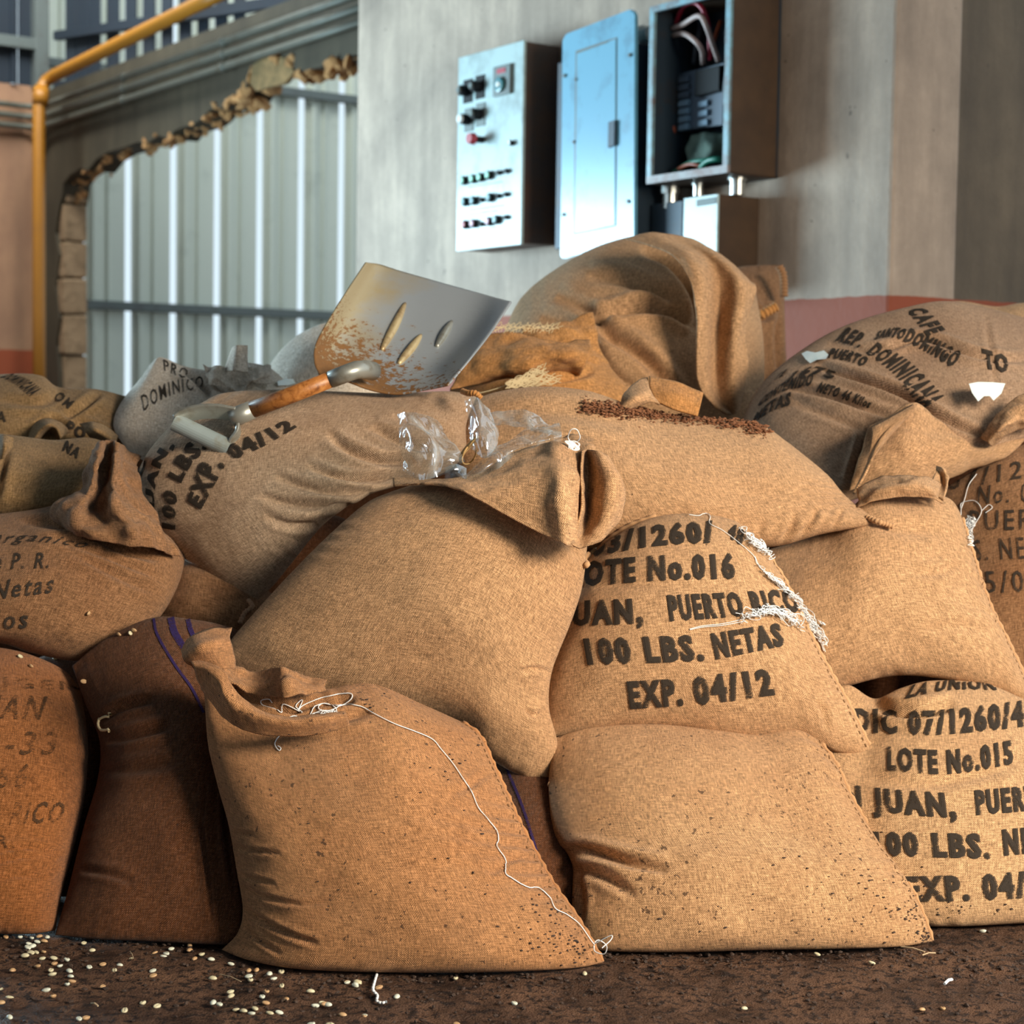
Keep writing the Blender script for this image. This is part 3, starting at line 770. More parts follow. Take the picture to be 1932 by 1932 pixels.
def text(info, s, base, upv, mat=None, bold=.046, xsc=1.0, lift=.0014, italic=0):
    """stencil lettering laid on the cloth: base = 2 or 3 pixel points of the baseline, upv = cap height vector(s)"""
    mat = mat or INK
    cu = bpy.data.curves.new('t', 'FONT'); cu.body = s; cu.offset = bold; cu.space_character = 1.28; cu.resolution_u = 2; cu.shear = italic
    o = bpy.data.objects.new('t', cu); COL.objects.link(o)
    bpy.context.view_layer.update()
    me = bpy.data.meshes.new_from_object(o.evaluated_get(bpy.context.evaluated_depsgraph_get()))
    bpy.data.objects.remove(o, do_unlink=True)
    bm = bmesh.new(); bm.from_mesh(me); bpy.data.meshes.remove(me)
    if bold > .03:                                   # heavier upright strokes: second impression slightly shifted
        dup_ = bmesh.ops.duplicate(bm, geom=bm.verts[:]+bm.edges[:]+bm.faces[:])['geom']
        for v in dup_:
            if isinstance(v, bmesh.types.BMVert): v.co.x += .058; v.co.z = .001
    zs = {}
    xs = [v.co.x for v in bm.verts]; x0, x1 = min(xs), max(xs); wid = x1-x0
    nx = max(6, int(math.dist(base[0], base[-1])/9))
    for k in range(1, nx):
        g = bm.verts[:] + bm.edges[:] + bm.faces[:]
        bmesh.ops.bisect_plane(bm, geom=g, plane_co=(x0+wid*k/nx, 0, 0), plane_no=(1, 0, 0))
    for k in range(-1, 6):
        g = bm.verts[:] + bm.edges[:] + bm.faces[:]
        bmesh.ops.bisect_plane(bm, geom=g, plane_co=(0, .72*k/5+.002, 0), plane_no=(0, 1, 0))
    B = catmull(np.array(base, float), 60)
    u_a, u_b = (upv if hasattr(upv[0], '__len__') else (upv, upv))
    kill = []
    for v in bm.verts:
        s_ = (v.co.x-x0)/wid; t_ = v.co.y/.72
        bx = np.interp(s_, np.linspace(0, 1, 60), B[:, 0]); by = np.interp(s_, np.linspace(0, 1, 60), B[:, 1])
        q = surf(info, bx + t_*(u_a[0]*(1-s_)+u_b[0]*s_), by + t_*(u_a[1]*(1-s_)+u_b[1]*s_), lift+(.0003 if v.co.z > .0005 else 0))
        if q is None: kill.append(v)
        else: v.co = q
    bmesh.ops.delete(bm, geom=kill, context='VERTS')
    long_ = [e for e in bm.edges if e.calc_length() > .05]
    bmesh.ops.delete(bm, geom=long_, context='EDGES')
    me = bpy.data.meshes.new('printed_lettering'); bm.to_mesh(me); bm.free(); me.materials.append(mat)
    return keep(link(bpy.data.objects.new('printed_lettering', me)), info['root'])

def stripe(info, line, w_, mat, name='printed_stripe', lift=.0012):
    L_ = catmull(np.array(line, float), 50); v = []; ok = []
    for i in range(len(L_)):
        d = L_[min(i+1, len(L_)-1)]-L_[max(i-1, 0)]; d = d/(np.hypot(*d)+1e-9); n_ = np.array([-d[1], d[0]])
        a = surf(info, *(L_[i]+n_*w_/2), lift); b_ = surf(info, *(L_[i]-n_*w_/2), lift)
        ok.append(a is not None and b_ is not None); v += [a or Vector(), b_ or Vector()]
    f = [(2*i, 2*i+1, 2*i+3, 2*i+2) for i in range(len(L_)-1) if ok[i] and ok[i+1] and (v[2*i]-v[2*i+2]).length < .05]
    return keep(mesh_obj(name, v, f, mat), info['root'])

# ---------- front row on the floor
s1 = sack('sagging front sack with long white thread and dark soil specks, mouth slumped open',
     [(368, 1236), (430, 1262), (500, 1296), (600, 1302), (700, 1290), (800, 1330), (872, 1362)],
     [(905, 1388), (930, 1440), (962, 1510), (985, 1560), (1040, 1660), (1100, 1748)],
     [(418, 1792), (470, 1812), (560, 1828), (700, 1834), (860, 1835), (1000, 1832), (1090, 1826), (1138, 1816)],
     [(384, 1300), (392, 1400), (410, 1480), (432, 1560), (446, 1640), (458, 1715), (448, 1760)],
     (2.72, 2.78, 0, 0), .125, BL['front'], .10, floor=True, N=150, seed=3, pucker=.0026, seams='r', vbias=1.15,
     creases=[([(432, 1592), (470, 1604), (530, 1610)], 5, .006), ([(436, 1640), (470, 1656), (520, 1668)], 5, .005), ([(440, 1668), (490, 1690), (560, 1705), (620, 1700)], 6, .005),
              ([(448, 1706), (500, 1740), (560, 1768), (600, 1780)], 7, .008), ([(452, 1746), (490, 1775), (530, 1800)], 6, .006), ([(428, 1560), (450, 1572), (480, 1575)], 5, .004),
              ([(438, 1296), (480, 1322), (540, 1336), (590, 1334)], 10, .026), ([(500, 1330), (560, 1350), (640, 1352), (700, 1340)], 14, .010), ([(540, 1318), (600, 1326), (670, 1322)], 12, .018),
              ([(1000, 1600), (960, 1625), (920, 1650)], 8, .004), ([(930, 1450), (890, 1480), (850, 1500)], 8, .004)])
s4 = sack('plump plain sack on the floor under sack number 016, black specks low right',
     [(1046, 1392), (1120, 1372), (1240, 1366), (1360, 1378), (1430, 1386), (1500, 1376), (1548, 1400)],
     [(1580, 1445), (1610, 1510), (1660, 1590), (1705, 1650), (1738, 1715)],
     [(1085, 1786), (1160, 1795), (1300, 1796), (1450, 1792), (1600, 1790), (1700, 1786), (1760, 1776)],
     [(1035, 1480), (1046, 1575), (1078, 1625), (1080, 1690), (1078, 1740)],
     (2.86, 2.88, 0, 0), .12, BL['soiled'], .11, floor=True, N=140, seed=11, seams='r', vbias=1.1,
     creases=[([(1060, 1600), (1110, 1606), (1180, 1625), (1260, 1640)], 12, .014), ([(1078, 1640), (1130, 1650), (1200, 1690)], 12, .008), ([(1088, 1640), (1096, 1690), (1092, 1740)], 10, .008)])
s5 = sack('printed sack number 015 on the floor at the right edge',
     [(1560, 1310), (1600, 1292), (1650, 1318), (1700, 1298), (1760, 1284), (1860, 1290), (1950, 1325), (2060, 1350)],
     [(2110, 1450), (2140, 1580), (2120, 1700)],
     [(1560, 1735), (1680, 1744), (1800, 1748), (1932, 1742), (2060, 1738), (2110, 1735)],
     [(1530, 1400), (1520, 1550), (1530, 1680)],
     (3.03, 3.05, 0, 0), .13, BL['pale'], .13, floor=True, N=140, seed=21, vbias=1.05,
     creases=[([(1640, 1300), (1665, 1335), (1730, 1345), (1800, 1330)], 13, .014), ([(1640, 1470), (1740, 1480), (1850, 1460), (1932, 1430)], 16, .005)])
s12 = sack('rust-coloured sack with faded lettering at the bottom left edge',
     [(-230, 1240), (-100, 1215), (0, 1222), (60, 1236), (120, 1264), (152, 1300)],
     [(166, 1400), (160, 1500), (142, 1590), (118, 1680)],
     [(-240, 1752), (-100, 1760), (0, 1762), (60, 1762), (104, 1756)],
     [(-260, 1400), (-270, 1600)],
     (2.95, 2.97, 0, 0), .14, BL['rust'], .13, floor=True, N=110, seed=31, vbias=1.05,
     creases=[([(-20, 1610), (40, 1600), (120, 1607)], 6, .008), ([(-20, 1630), (40, 1616), (110, 1612)], 6, .006), ([(0, 1660), (40, 1650), (90, 1655)], 7, .004)])
s13 = sack('dark reddish-brown sack with violet-blue stripes, second from left on the floor',
     [(136, 1256), (200, 1205), (285, 1166), (360, 1168), (440, 1186), (520, 1230)],
     [(530, 1400), (520, 1600)],
     [(104, 1764), (180, 1772), (280, 1776), (400, 1782), (510, 1784)],
     [(162, 1330), (188, 1400), (184, 1470), (158, 1560), (128, 1680)],
     (2.93, 2.98, 0, 0), .085, BL['dark'], .11, floor=True, N=120, seed=41, vbias=1.0,
     creases=[([(186, 1360), (230, 1335), (290, 1320)], 9, .010), ([(200, 1400), (260, 1385), (320, 1370)], 10, .010), ([(190, 1455), (260, 1450), (330, 1440)], 12, .005),
              ([(386, 1480), (380, 1560), (392, 1660), (400, 1740)], 5, .007), ([(428, 1440), (424, 1560), (440, 1690)], 6, .008), ([(150, 1640), (210, 1650), (250, 1665)], 8, .005)])
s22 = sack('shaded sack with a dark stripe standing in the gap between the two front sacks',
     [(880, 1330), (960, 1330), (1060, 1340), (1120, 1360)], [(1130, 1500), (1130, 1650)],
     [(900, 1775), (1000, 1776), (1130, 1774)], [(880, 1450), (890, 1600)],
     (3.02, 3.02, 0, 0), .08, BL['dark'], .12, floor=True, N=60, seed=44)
# ---------- second tier
s2 = sack('large plump plain sack mid-pile with clear plastic liner in its open mouth',
     [(742, 926), (800, 910), (880, 904), (960, 912), (1030, 950), (1108, 1030)],
     [(1098, 1110), (1075, 1180), (1042, 1265), (1036, 1335), (1052, 1405)],
     [(405, 1260), (470, 1300), (560, 1325), (650, 1335), (760, 1345), (860, 1372), (920, 1428), (990, 1468), (1048, 1484)],
     [(690, 950), (620, 1010), (545, 1085), (472, 1165), (430, 1215)],
     (2.96, 2.90, 2.84, 2.90), .135, BL['tan'], .15, N=150, seed=5, pw=.48,
     creases=[([(1000, 965), (1060, 1010), (1104, 1060)], 12, .008), ([(1040, 1270), (1010, 1262), (980, 1268)], 6, .006), ([(1036, 1340), (1010, 1350), (990, 1340)], 6, .006)])
s3 = sack('printed sack number 016 in the middle right with tangled white thread along its seam',
     [(1060, 1110), (1100, 1062), (1160, 1012), (1230, 977), (1310, 969), (1390, 985), (1440, 1035)],
     [(1480, 1092), (1512, 1160), (1548, 1232), (1600, 1325), (1630, 1385)],
     [(1030, 1392), (1100, 1384), (1180, 1374), (1280, 1378), (1400, 1396), (1500, 1392), (1580, 1420), (1650, 1424)],
     [(1045, 1200), (1025, 1300)],
     (3.03, 3.03, 2.90, 2.88), .115, BL['tan'], .14, N=150, seed=6, seams='r',
     creases=[([(1120, 1110), (1200, 1100), (1300, 1105)], 18, .003), ([(1540, 1320), (1555, 1345), (1560, 1380)], 8, .004)])
s6 = sack('plain sack at the right between two printed sacks, long seam down its right side',
     [(1440, 1040), (1560, 1000), (1640, 930), (1720, 925), (1790, 940), (1815, 975)],
     [(1838, 1050), (1868, 1140), (1905, 1215), (1940, 1290)],
     [(1470, 1330), (1580, 1300), (1690, 1275), (1800, 1285), (1900, 1312), (1965, 1350)],
     [(1430, 1120), (1440, 1230)],
     (3.18, 3.20, 3.06, 3.05), .11, BL['tan'], .15, N=130, seed=7, seams='r',
     creases=[([(1640, 985), (1700, 1000), (1780, 1000)], 16, .005), ([(1815, 1060), (1770, 1080), (1720, 1080)], 10, .004), ([(1740, 1190), (1800, 1180), (1860, 1190)], 12, .004)])
s9 = sack('dark brown printed sack at the right edge with handwritten-style numbers',
     [(1770, 930), (1850, 880), (1932, 838), (2050, 830), (2160, 860)], [(2200, 1000), (2200, 1180)],
     [(1800, 1330), (1932, 1350), (2060, 1350), (2190, 1330)], [(1785, 1050), (1790, 1200)],
     (3.42, 3.42, 3.25, 3.25), .12, BL['brown'], .15, N=110, seed=8)
s11 = sack('slumped brown printed sack on the left, neck bunched into dark folds',
     [(-200, 985), (-60, 975), (60, 962), (150, 945), (230, 968), (310, 1005), (350, 1050)],
     [(338, 1100), (305, 1160), (250, 1210)],
     [(-200, 1215), (-80, 1215), (0, 1214), (60, 1232), (140, 1247), (200, 1235)],
     [(-240, 1050), (-240, 1150)],
     (3.14, 3.14, 3.00, 2.98), .13, BL['brown'], .16, N=130, seed=12,
     creases=[([(140, 965), (190, 1005), (260, 1018), (335, 1040)], 9, .014), ([(60, 990), (140, 1000), (230, 1040), (300, 1055)], 9, .010),
              ([(100, 1010), (200, 1050), (290, 1085)], 9, .006), ([(120, 1030), (220, 1085), (300, 1120)], 10, .005), ([(40, 985), (110, 985), (170, 1010)], 8, .007)])
s14 = sack('small visible patch of plain sack wedged under the sack the shovel lies on',
     [(300, 1100), (350, 1050), (420, 1060), (500, 1110), (560, 1160)], [(580, 1220)],
     [(290, 1190), (400, 1230), (560, 1290)], [(295, 1150)],
     (3.18, 3.18, 3.10, 3.10), .08, BL['brown'], .12, N=70, seed=13)
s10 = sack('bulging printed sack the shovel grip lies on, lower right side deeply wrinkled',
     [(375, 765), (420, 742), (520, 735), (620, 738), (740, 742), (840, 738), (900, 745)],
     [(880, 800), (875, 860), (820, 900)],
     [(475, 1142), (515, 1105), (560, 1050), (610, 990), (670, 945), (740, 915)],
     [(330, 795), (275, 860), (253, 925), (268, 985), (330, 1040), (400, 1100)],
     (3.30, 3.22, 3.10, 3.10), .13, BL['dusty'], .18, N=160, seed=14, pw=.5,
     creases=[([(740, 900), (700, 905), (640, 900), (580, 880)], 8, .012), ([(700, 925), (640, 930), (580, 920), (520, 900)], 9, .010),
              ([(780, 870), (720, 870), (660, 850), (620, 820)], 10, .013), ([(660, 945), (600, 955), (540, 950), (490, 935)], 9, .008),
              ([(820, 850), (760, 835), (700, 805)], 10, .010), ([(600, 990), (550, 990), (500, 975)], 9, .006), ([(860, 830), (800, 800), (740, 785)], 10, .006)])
s7 = sack('long plain sack lying across the upper middle with brown seed husks spilt on top',
     [(860, 800), (900, 752), (1000, 730), (1110, 738), (1220, 775), (1320, 790), (1430, 800), (1500, 845)],
     [(1560, 895), (1600, 940)],
     [(900, 1020), (1020, 1040), (1160, 1030), (1300, 1020), (1450, 1032), (1550, 1008), (1665, 988)],
     [(850, 900)],
     (3.28, 3.28, 3.10, 3.12), .125, BL['tan'], .2, N=150, seed=15, pw=.46,
     creases=[([(1540, 960), (1530, 985), (1510, 1010)], 7, .006), ([(1500, 970), (1490, 1000), (1475, 1020)], 8, .006), ([(1590, 960), (1580, 980), (1570, 1000)], 6, .005),
              ([(1440, 980), (1430, 1010)], 8, .004), ([(930, 790), (1050, 775), (1180, 800)], 20, .006)])
s8 = sack('large printed coffee sack at the upper right with white scraps of plastic showing',
     [(1395, 800), (1440, 720), (1520, 655), (1600, 612), (1700, 582), (1790, 568), (1900, 590), (2060, 640)],
     [(2120, 720), (2100, 800)],
     [(1560, 960), (1640, 935), (1720, 925), (1800, 890), (1880, 850), (1960, 830), (2060, 830)],
     [(1410, 850), (1480, 930)],
     (3.75, 3.80, 3.45, 3.36), .15, BL['grey'], .2, N=160, seed=16, pw=.5,
     creases=[([(1540, 690), (1620, 715), (1700, 745), (1780, 790), (1850, 820)], 8, .020), ([(1560, 650), (1660, 660), (1740, 640), (1850, 672), (1940, 680)], 8, .012),
              ([(1480, 730), (1560, 745), (1650, 775), (1700, 790)], 8, .012), ([(1640, 800), (1625, 850), (1605, 910)], 8, .010),
              ([(1860, 600), (1872, 680), (1880, 740)], 6, .005), ([(1500, 760), (1580, 790), (1640, 815)], 9, .006)])
s8b = sack('pale plain sack behind the printed coffee sack in the right corner',
     [(1700, 590), (1800, 568), (1880, 578), (1950, 572), (2100, 600)], [(2120, 700)],
     [(1750, 760), (1900, 760), (2100, 780)], [(1700, 680)],
     (4.15, 4.15, 4.0, 4.0), .12, BL['pale'], .15, N=80, seed=17)
s15 = sack('rounded olive-brown sack on the left edge above the Kilos sack',
     [(-200, 840), (-60, 815), (30, 822), (100, 830), (170, 826), (225, 846)], [(215, 890), (180, 930)],
     [(-200, 1000), (-60, 985), (40, 975), (110, 962), (150, 950)], [(-230, 920)],
     (3.42, 3.42, 3.26, 3.26), .12, BL['olive'], .16, N=100, seed=18,
     creases=[([(10, 850), (0, 900), (-10, 950)], 10, .01)])
s16 = sack('printed olive-brown sack at the far left, highest on that side, opening rumpled',
     [(-150, 720), (0, 706), (75, 708), (110, 730), (180, 734), (240, 748)], [(250, 790), (240, 840)],
     [(-150, 900), (0, 880), (120, 870), (230, 880)], [(-180, 800)],
     (3.75, 3.75, 3.60, 3.60), .10, BL['olive'], .16, N=110, seed=19,
     creases=[([(190, 740), (160, 765), (120, 790)], 8, .010), ([(0, 755), (80, 760), (120, 735)], 10, .006), ([(60, 815), (100, 795), (130, 815)], 8, .012), ([(150, 800), (190, 815), (220, 830)], 8, .010)])
s17 = sack('cream sack printed in black at the upper left behind the shovel grip, top bunched up',
     [(275, 702), (300, 674), (345, 690), (400, 700), (450, 684), (505, 692), (540, 720)], [(560, 780)],
     [(240, 850), (300, 880), (420, 890), (540, 870)], [(228, 760), (214, 805)],
     (3.80, 3.80, 3.55, 3.55), .12, BL['white'], .16, N=120, seed=20,
     creases=[([(335, 690), (370, 715), (400, 745)], 10, .014), ([(420, 695), (400, 720), (430, 735), (480, 715)], 8, .010), ([(465, 690), (470, 715), (500, 730)], 8, .010)])
s18 = sack('pale smooth sack just behind the shovel blade',
     [(490, 720), (530, 660), (580, 622), (640, 608), (720, 640), (760, 700)], [(760, 760)],
     [(500, 800), (620, 810), (750, 810)], [(488, 760)],
     (4.0, 4.0, 3.85, 3.85), .14, BL['white'], .16, N=90, seed=22)
s19 = sack('tall hooded sack at the top of the pile, loose cloth folded over its top',
     [(945, 640), (985, 560), (1060, 500), (1140, 460), (1220, 443), (1300, 452), (1370, 490), (1425, 545)],
     [(1440, 640), (1440, 740)],
     [(920, 800), (1060, 820), (1240, 830), (1420, 820)], [(930, 720)],
     (4.3, 4.3, 4.0, 4.0), .2, BL['tan'], .22, N=160, seed=23, pw=.5, lump=.012,
     creases=[([(1210, 470), (1270, 500), (1310, 560), (1320, 630)], 13, .022), ([(1120, 600), (1200, 585), (1260, 590), (1312, 615)], 12, .028),
              ([(1120, 620), (1180, 650), (1230, 690), (1270, 740)], 14, .024), ([(1110, 520), (1180, 530), (1250, 560), (1300, 600)], 14, .014),
              ([(1050, 560), (1100, 580), (1160, 640)], 14, .012), ([(1020, 600), (1090, 620), (1140, 690), (1200, 740)], 13, .014)])
s20 = sack('crumpled orange-brown sack beside the shovel blade, frayed pale threads along its edge',
     [(850, 735), (900, 690), (930, 640), (1000, 625), (1060, 628), (1120, 645)], [(1150, 690), (1190, 740)],
     [(840, 790), (960, 800), (1080, 800), (1220, 790)], [(840, 760)],
     (3.85, 3.85, 3.62, 3.62), .11, BL['orange'], .16, N=120, seed=24,
     creases=[([(1030, 690), (1060, 665), (1110, 650)], 10, .014), ([(900, 690), (970, 700), (1040, 700)], 12, .012), ([(860, 730), (950, 712), (1050, 715), (1120, 700)], 9, .014)])
s23 = sack('brown sack with a knotted corner standing against the wall right of the hooded sack',
     [(1340, 560), (1380, 510), (1430, 500), (1476, 500)], [(1480, 560), (1482, 660), (1488, 740)],
     [(1300, 860), (1380, 860), (1500, 850)], [(1330, 700)],
     (4.75, 4.75, 4.5, 4.5), .10, BL['brown'], .15, N=80, seed=25,
     creases=[([(1400, 560), (1440, 600), (1470, 570)], 8, .014), ([(1470, 580), (1468, 660), (1478, 740)], 8, .012)])
def inner(label, x0, x1, yt, yb, Dt, mat, **kw):  # filler sacks added in dark cloth so the gaps stay dark
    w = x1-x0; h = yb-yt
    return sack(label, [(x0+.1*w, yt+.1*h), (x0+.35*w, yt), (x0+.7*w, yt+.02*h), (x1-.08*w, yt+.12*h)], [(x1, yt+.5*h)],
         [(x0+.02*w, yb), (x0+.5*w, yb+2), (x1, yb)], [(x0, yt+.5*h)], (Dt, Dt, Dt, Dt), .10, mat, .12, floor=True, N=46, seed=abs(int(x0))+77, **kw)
f1 = inner('dark filler sack added in the gap between the two leftmost floor sacks', -20, 300, 1235, 1690, 3.14, BL['dark'])
f2 = inner('dark filler sack buried behind the plump middle sack', 330, 760, 960, 1545, 3.48, BL['dark'])
f3 = inner('dark filler sack buried behind printed sack number 016', 800, 1300, 1000, 1530, 3.52, BL['dark'])
f4 = inner('dark filler sack between the plain and printed sacks at the right', 1380, 1840, 1010, 1545, 3.50, BL['dark'])
f5 = inner('dark filler sack under the printed coffee sack in the right corner', 1640, 2150, 800, 1440, 3.95, BL['dark'])
f6 = inner('dark filler sack deep in the pile under the hooded sack', 1000, 1560, 740, 1400, 4.30, BL['dark'])
f9 = inner('dark filler sack propping the brown sack against the wall', 1290, 1600, 845, 1340, 4.72, BL['dark'])
f7 = inner('dark filler sack deep in the pile behind the shovel', 420, 960, 730, 1400, 4.25, BL['dark'])
f8 = inner('dark filler sack deep in the pile at the far left', -160, 380, 800, 1440, 3.95, BL['dark'])
ALL = [i['bvh'] for i in (s1, s2, s3, s4, s5, s6, s7, s8, s8b, s9, s10, s11, s12, s13, s14, s15, s16, s17, s18, s19, s20, s22, s23, f1, f2, f3, f4)]

# ------------------------------------------------------------------ lettering
text(s3, '03/1260/', [(1112, 1050), (1230, 1030), (1350, 1022)], ((4, -36), (-6, -38)))
text(s3, '48', [(1372, 1012), (1400, 1030)], (6, -26))
text(s3, 'LOTE No.016', [(1075, 1108), (1230, 1094), (1388, 1090)], ((2, -44), (-4, -44)))
text(s3, 'JUAN,', [(1055, 1180), (1215, 1174)], ((2, -44), (-4, -44)))
text(s3, 'PUERTO RICO', [(1264, 1170), (1380, 1162), (1512, 1152)], ((-6, -46), (-16, -40)))
text(s3, '100 LBS.', [(1108, 1252), (1330, 1244)], ((-8, -46), (-8, -46)))
text(s3, 'NETAS', [(1350, 1242), (1480, 1216)], ((-10, -46), (-10, -40)))
text(s3, 'EXP.', [(1188, 1334), (1290, 1328)], ((-6, -48), (-4, -48)))
text(s3, '04/12', [(1312, 1328), (1462, 1308)], ((-8, -50), (-10, -46)))
text(s5, 'LA UNION', [(1708, 1318), (1790, 1302), (1880, 1302)], ((14, -24), (-8, -20)))
text(s5, 'DIC 07/1260/48', [(1610, 1380), (1780, 1384), (1960, 1366)], ((0, -42), (-4, -46)))
text(s5, 'LOTE No.015', [(1674, 1452), (1790, 1458), (1912, 1440)], ((0, -42), (-4, -42)))
text(s5, 'N JUAN,', [(1590, 1520), (1700, 1534), (1806, 1542)], ((-2, -40), (-6, -44)))
text(s5, 'PUERTO', [(1842, 1536), (1990, 1524)], ((-4, -44), (-6, -44)))
text(s5, '100 LBS.', [(1650, 1612), (1870, 1618)], ((-4, -42), (-4, -44)))
text(s5, 'NETAS', [(1894, 1612), (2030, 1600)], ((-4, -46), (-4, -46)))
text(s5, 'EXP. 04/12', [(1712, 1698), (1840, 1696), (2000, 1686)], ((-6, -44), (-4, -46)))
text(s10, 'EXP.', [(402, 952), (372, 958), (370, 955)][::-1][:0] or [(378, 962), (398, 925), (424, 876)], ((-24, -16), (-40, -20)))
text(s10, '100 LBS.', [(330, 1000), (334, 940), (352, 890), (392, 842)], ((-24, -4), (-24, -22)))
text(s10, 'JUAN,', [(296, 985), (292, 930), (306, 875), (330, 840)], ((-16, -4), (-16, -10)))
text(s10, 'DIC', [(272, 960), (266, 910), (276, 870)], (-10, -2))
text(s10, '04/12', [(440, 868), (500, 840), (560, 806)], ((-20, -26), (-18, -14)))
text(s10, 'LOTE', [(356, 800), (384, 770)], (-14, -14))
text(s11, 'Organico', [(-30, 1030), (60, 1022), (160, 1034)], ((4, -20), (14, -14)), bold=.012, italic=.3)
text(s11, 'de P. R.', [(-30, 1076), (30, 1074), (92, 1072)], ((2, -32), (2, -30)), bold=.016, italic=.2)
text(s11, 'Netas', [(-14, 1132), (100, 1118)], ((4, -36), (4, -36)), bold=.016, italic=.2)
text(s11, 'Kilos', [(-60, 1190), (52, 1184)], ((2, -38), (2, -36)), bold=.02, italic=.1)
text(s12, 'ORIGEN', [(-90, 1292), (60, 1300), (150, 1302)], ((0, -22), (0, -16)), INK_FADED, bold=.02)
text(s12, 'S JUAN', [(-110, 1352), (82, 1358)], ((6, -46), (8, -44)), INK_FADED, bold=.02, italic=.2)
text(s12, '00-33', [(-70, 1424), (106, 1424)], ((2, -44), (4, -44)), INK_FADED, bold=.012, italic=.2)
text(s12, '1966', [(-70, 1486), (50, 1488)], ((2, -48), (4, -48)), INK_FADED, bold=.006, italic=.2)
text(s12, 'PUERTO RICO', [(-160, 1560), (116, 1552)], ((6, -46), (8, -40)), INK_FADED, bold=.018, italic=.2)
text(s12, 'P.R.', [(-50, 1592), (28, 1600)], ((2, -22), (2, -22)), INK_FADED, bold=.018)
text(s9, '07/1260', [(1790, 925), (1932, 902), (1990, 895)], ((0, -32), (4, -36)), bold=.01)
text(s9, 'No. 015', [(1844, 952), (1985, 944)], ((4, -36), (0, -38)), bold=.004)
text(s9, 'PUERTO', [(1830, 1000), (1900, 1000), (2020, 996)], ((0, -38), (0, -40)), bold=.01)
text(s9, 'S. NETAS', [(1840, 1060), (1880, 1056), (2010, 1052)], ((-4, -42), (-4, -42)), bold=.004)
text(s9, '05/09', [(1830, 1118), (1880, 1118), (1962, 1116)], ((-4, -42), (-2, -42)), bold=.006)
text(s8, 'CAFE', [(1712, 586), (1732, 607), (1752, 634)], ((30, -6), (32, -10)))
text(s8, 'SANTO', [(1650, 642), (1675, 636), (1702, 640)], ((8, -16), (12, -18)))
text(s8, 'DOMINGO', [(1704, 642), (1750, 664), (1798, 694)], ((14, -22), (20, -28)))
text(s8, 'DOMINICANA', [(1636, 666), (1690, 706), (1742, 772)], ((20, -20), (44, -18)))
text(s8, 'REP.', [(1578, 642), (1600, 648), (1622, 656)], ((22, -24), (18, -22)))
text(s8, 'PUERTO', [(1562, 676), (1595, 680), (1630, 692)], ((8, -18), (12, -16)))
text(s8, 'TO', [(1858, 694), (1902, 704)], ((-6, -36), (0, -32)))
text(s8, '1675', [(1488, 716), (1530, 706), (1572, 716)], ((12, -14), (8, -14)))
text(s8, 'LOTE', [(1440, 738), (1462, 718), (1478, 710)], ((12, -10), (10, -14)))
text(s8, 'CONTENIDO', [(1428, 768), (1480, 738), (1532, 726)], ((14, -20), (6, -22)))
text(s8, 'NETO 46 Kilos', [(1540, 738), (1590, 752), (1640, 770)], ((10, -16), (8, -14)))
text(s8, 'NETAS', [(1418, 800), (1455, 776), (1492, 764)], ((10, -20), (2, -24)))
text(s16, 'DOMINICANA', [(-60, 728), (20, 745), (75, 762)][:0] or [(2, 712), (30, 725), (58, 748)], ((22, -6), (22, -12)))
text(s16, 'OM', [(100, 752), (128, 772)], ((14, -14), (14, -14)), bold=.02)
text(s16, 'A', [(-8, 800), (12, 796)], ((2, -22), (2, -22)), bold=.02)
text(s16, 'PO', [(122, 815), (158, 830)], ((8, -22), (8, -18)))
text(s15, 'NA', [(118, 850), (146, 866)], ((8, -18), (10, -16)))
text(s17, 'DOMINICO', [(272, 776), (320, 748), (384, 732)], ((-6, -30), (0, -24)), bold=.006)
text(s17, 'PRO', [(310, 700), (350, 716)], ((-2, -22), (8, -18)), bold=.01)
stripe(s13, [(290, 1168), (298, 1200), (330, 1255), (362, 1300), (384, 1345)], 5, INK_BLUE)
stripe(s13, [(322, 1166), (330, 1195), (352, 1230), (380, 1270), (400, 1300)], 13, INK_BLUE)
stripe(s13, [(354, 1168), (362, 1195), (380, 1220)], 9, INK_BLUE)
stripe(s22, [(952, 1440), (985, 1520), (1010, 1600), (1030, 1680)], 5, INK_BLUE)

# ------------------------------------------------------------------ loose cloth: mouths, flaps, folds
def flap(info, grid, name='flap', mat=None, **kw):
    return sheet(name, grid, mat or info['mat'], info['root'], **kw)
# collar of the large middle sack folded outwards
flap(s2, [[(741, 907, 2.93), (820, 903, 2.91), (896, 897, 2.90), (966, 860, 2.90), (1019, 838, 2.90), (1046, 833, 2.88), (1075, 846, 2.86), (1104, 852, 2.86)],
          [(742, 911, 2.90), (820, 909, 2.87), (890, 908, 2.83), (965, 893, 2.82), (1022, 885, 2.80), (1052, 882, 2.775), (1080, 892, 2.79), (1102, 900, 2.83)],
          [(742, 914, 2.89), (820, 912, 2.85), (885, 920, 2.80), (965, 935, 2.775), (1030, 948, 2.76), (1058, 952, 2.735), (1084, 958, 2.77), (1098, 962, 2.82)],
          [(742, 918, 2.89), (820, 915, 2.85), (880, 930, 2.79), (966, 978, 2.765), (1036, 1014, 2.75), (1066, 1026, 2.73), (1082, 1030, 2.75), (1094, 1034, 2.78)]],
     'collar_flap', nu=90, nv=50, wr=.006, wscale=16, thick=.003)
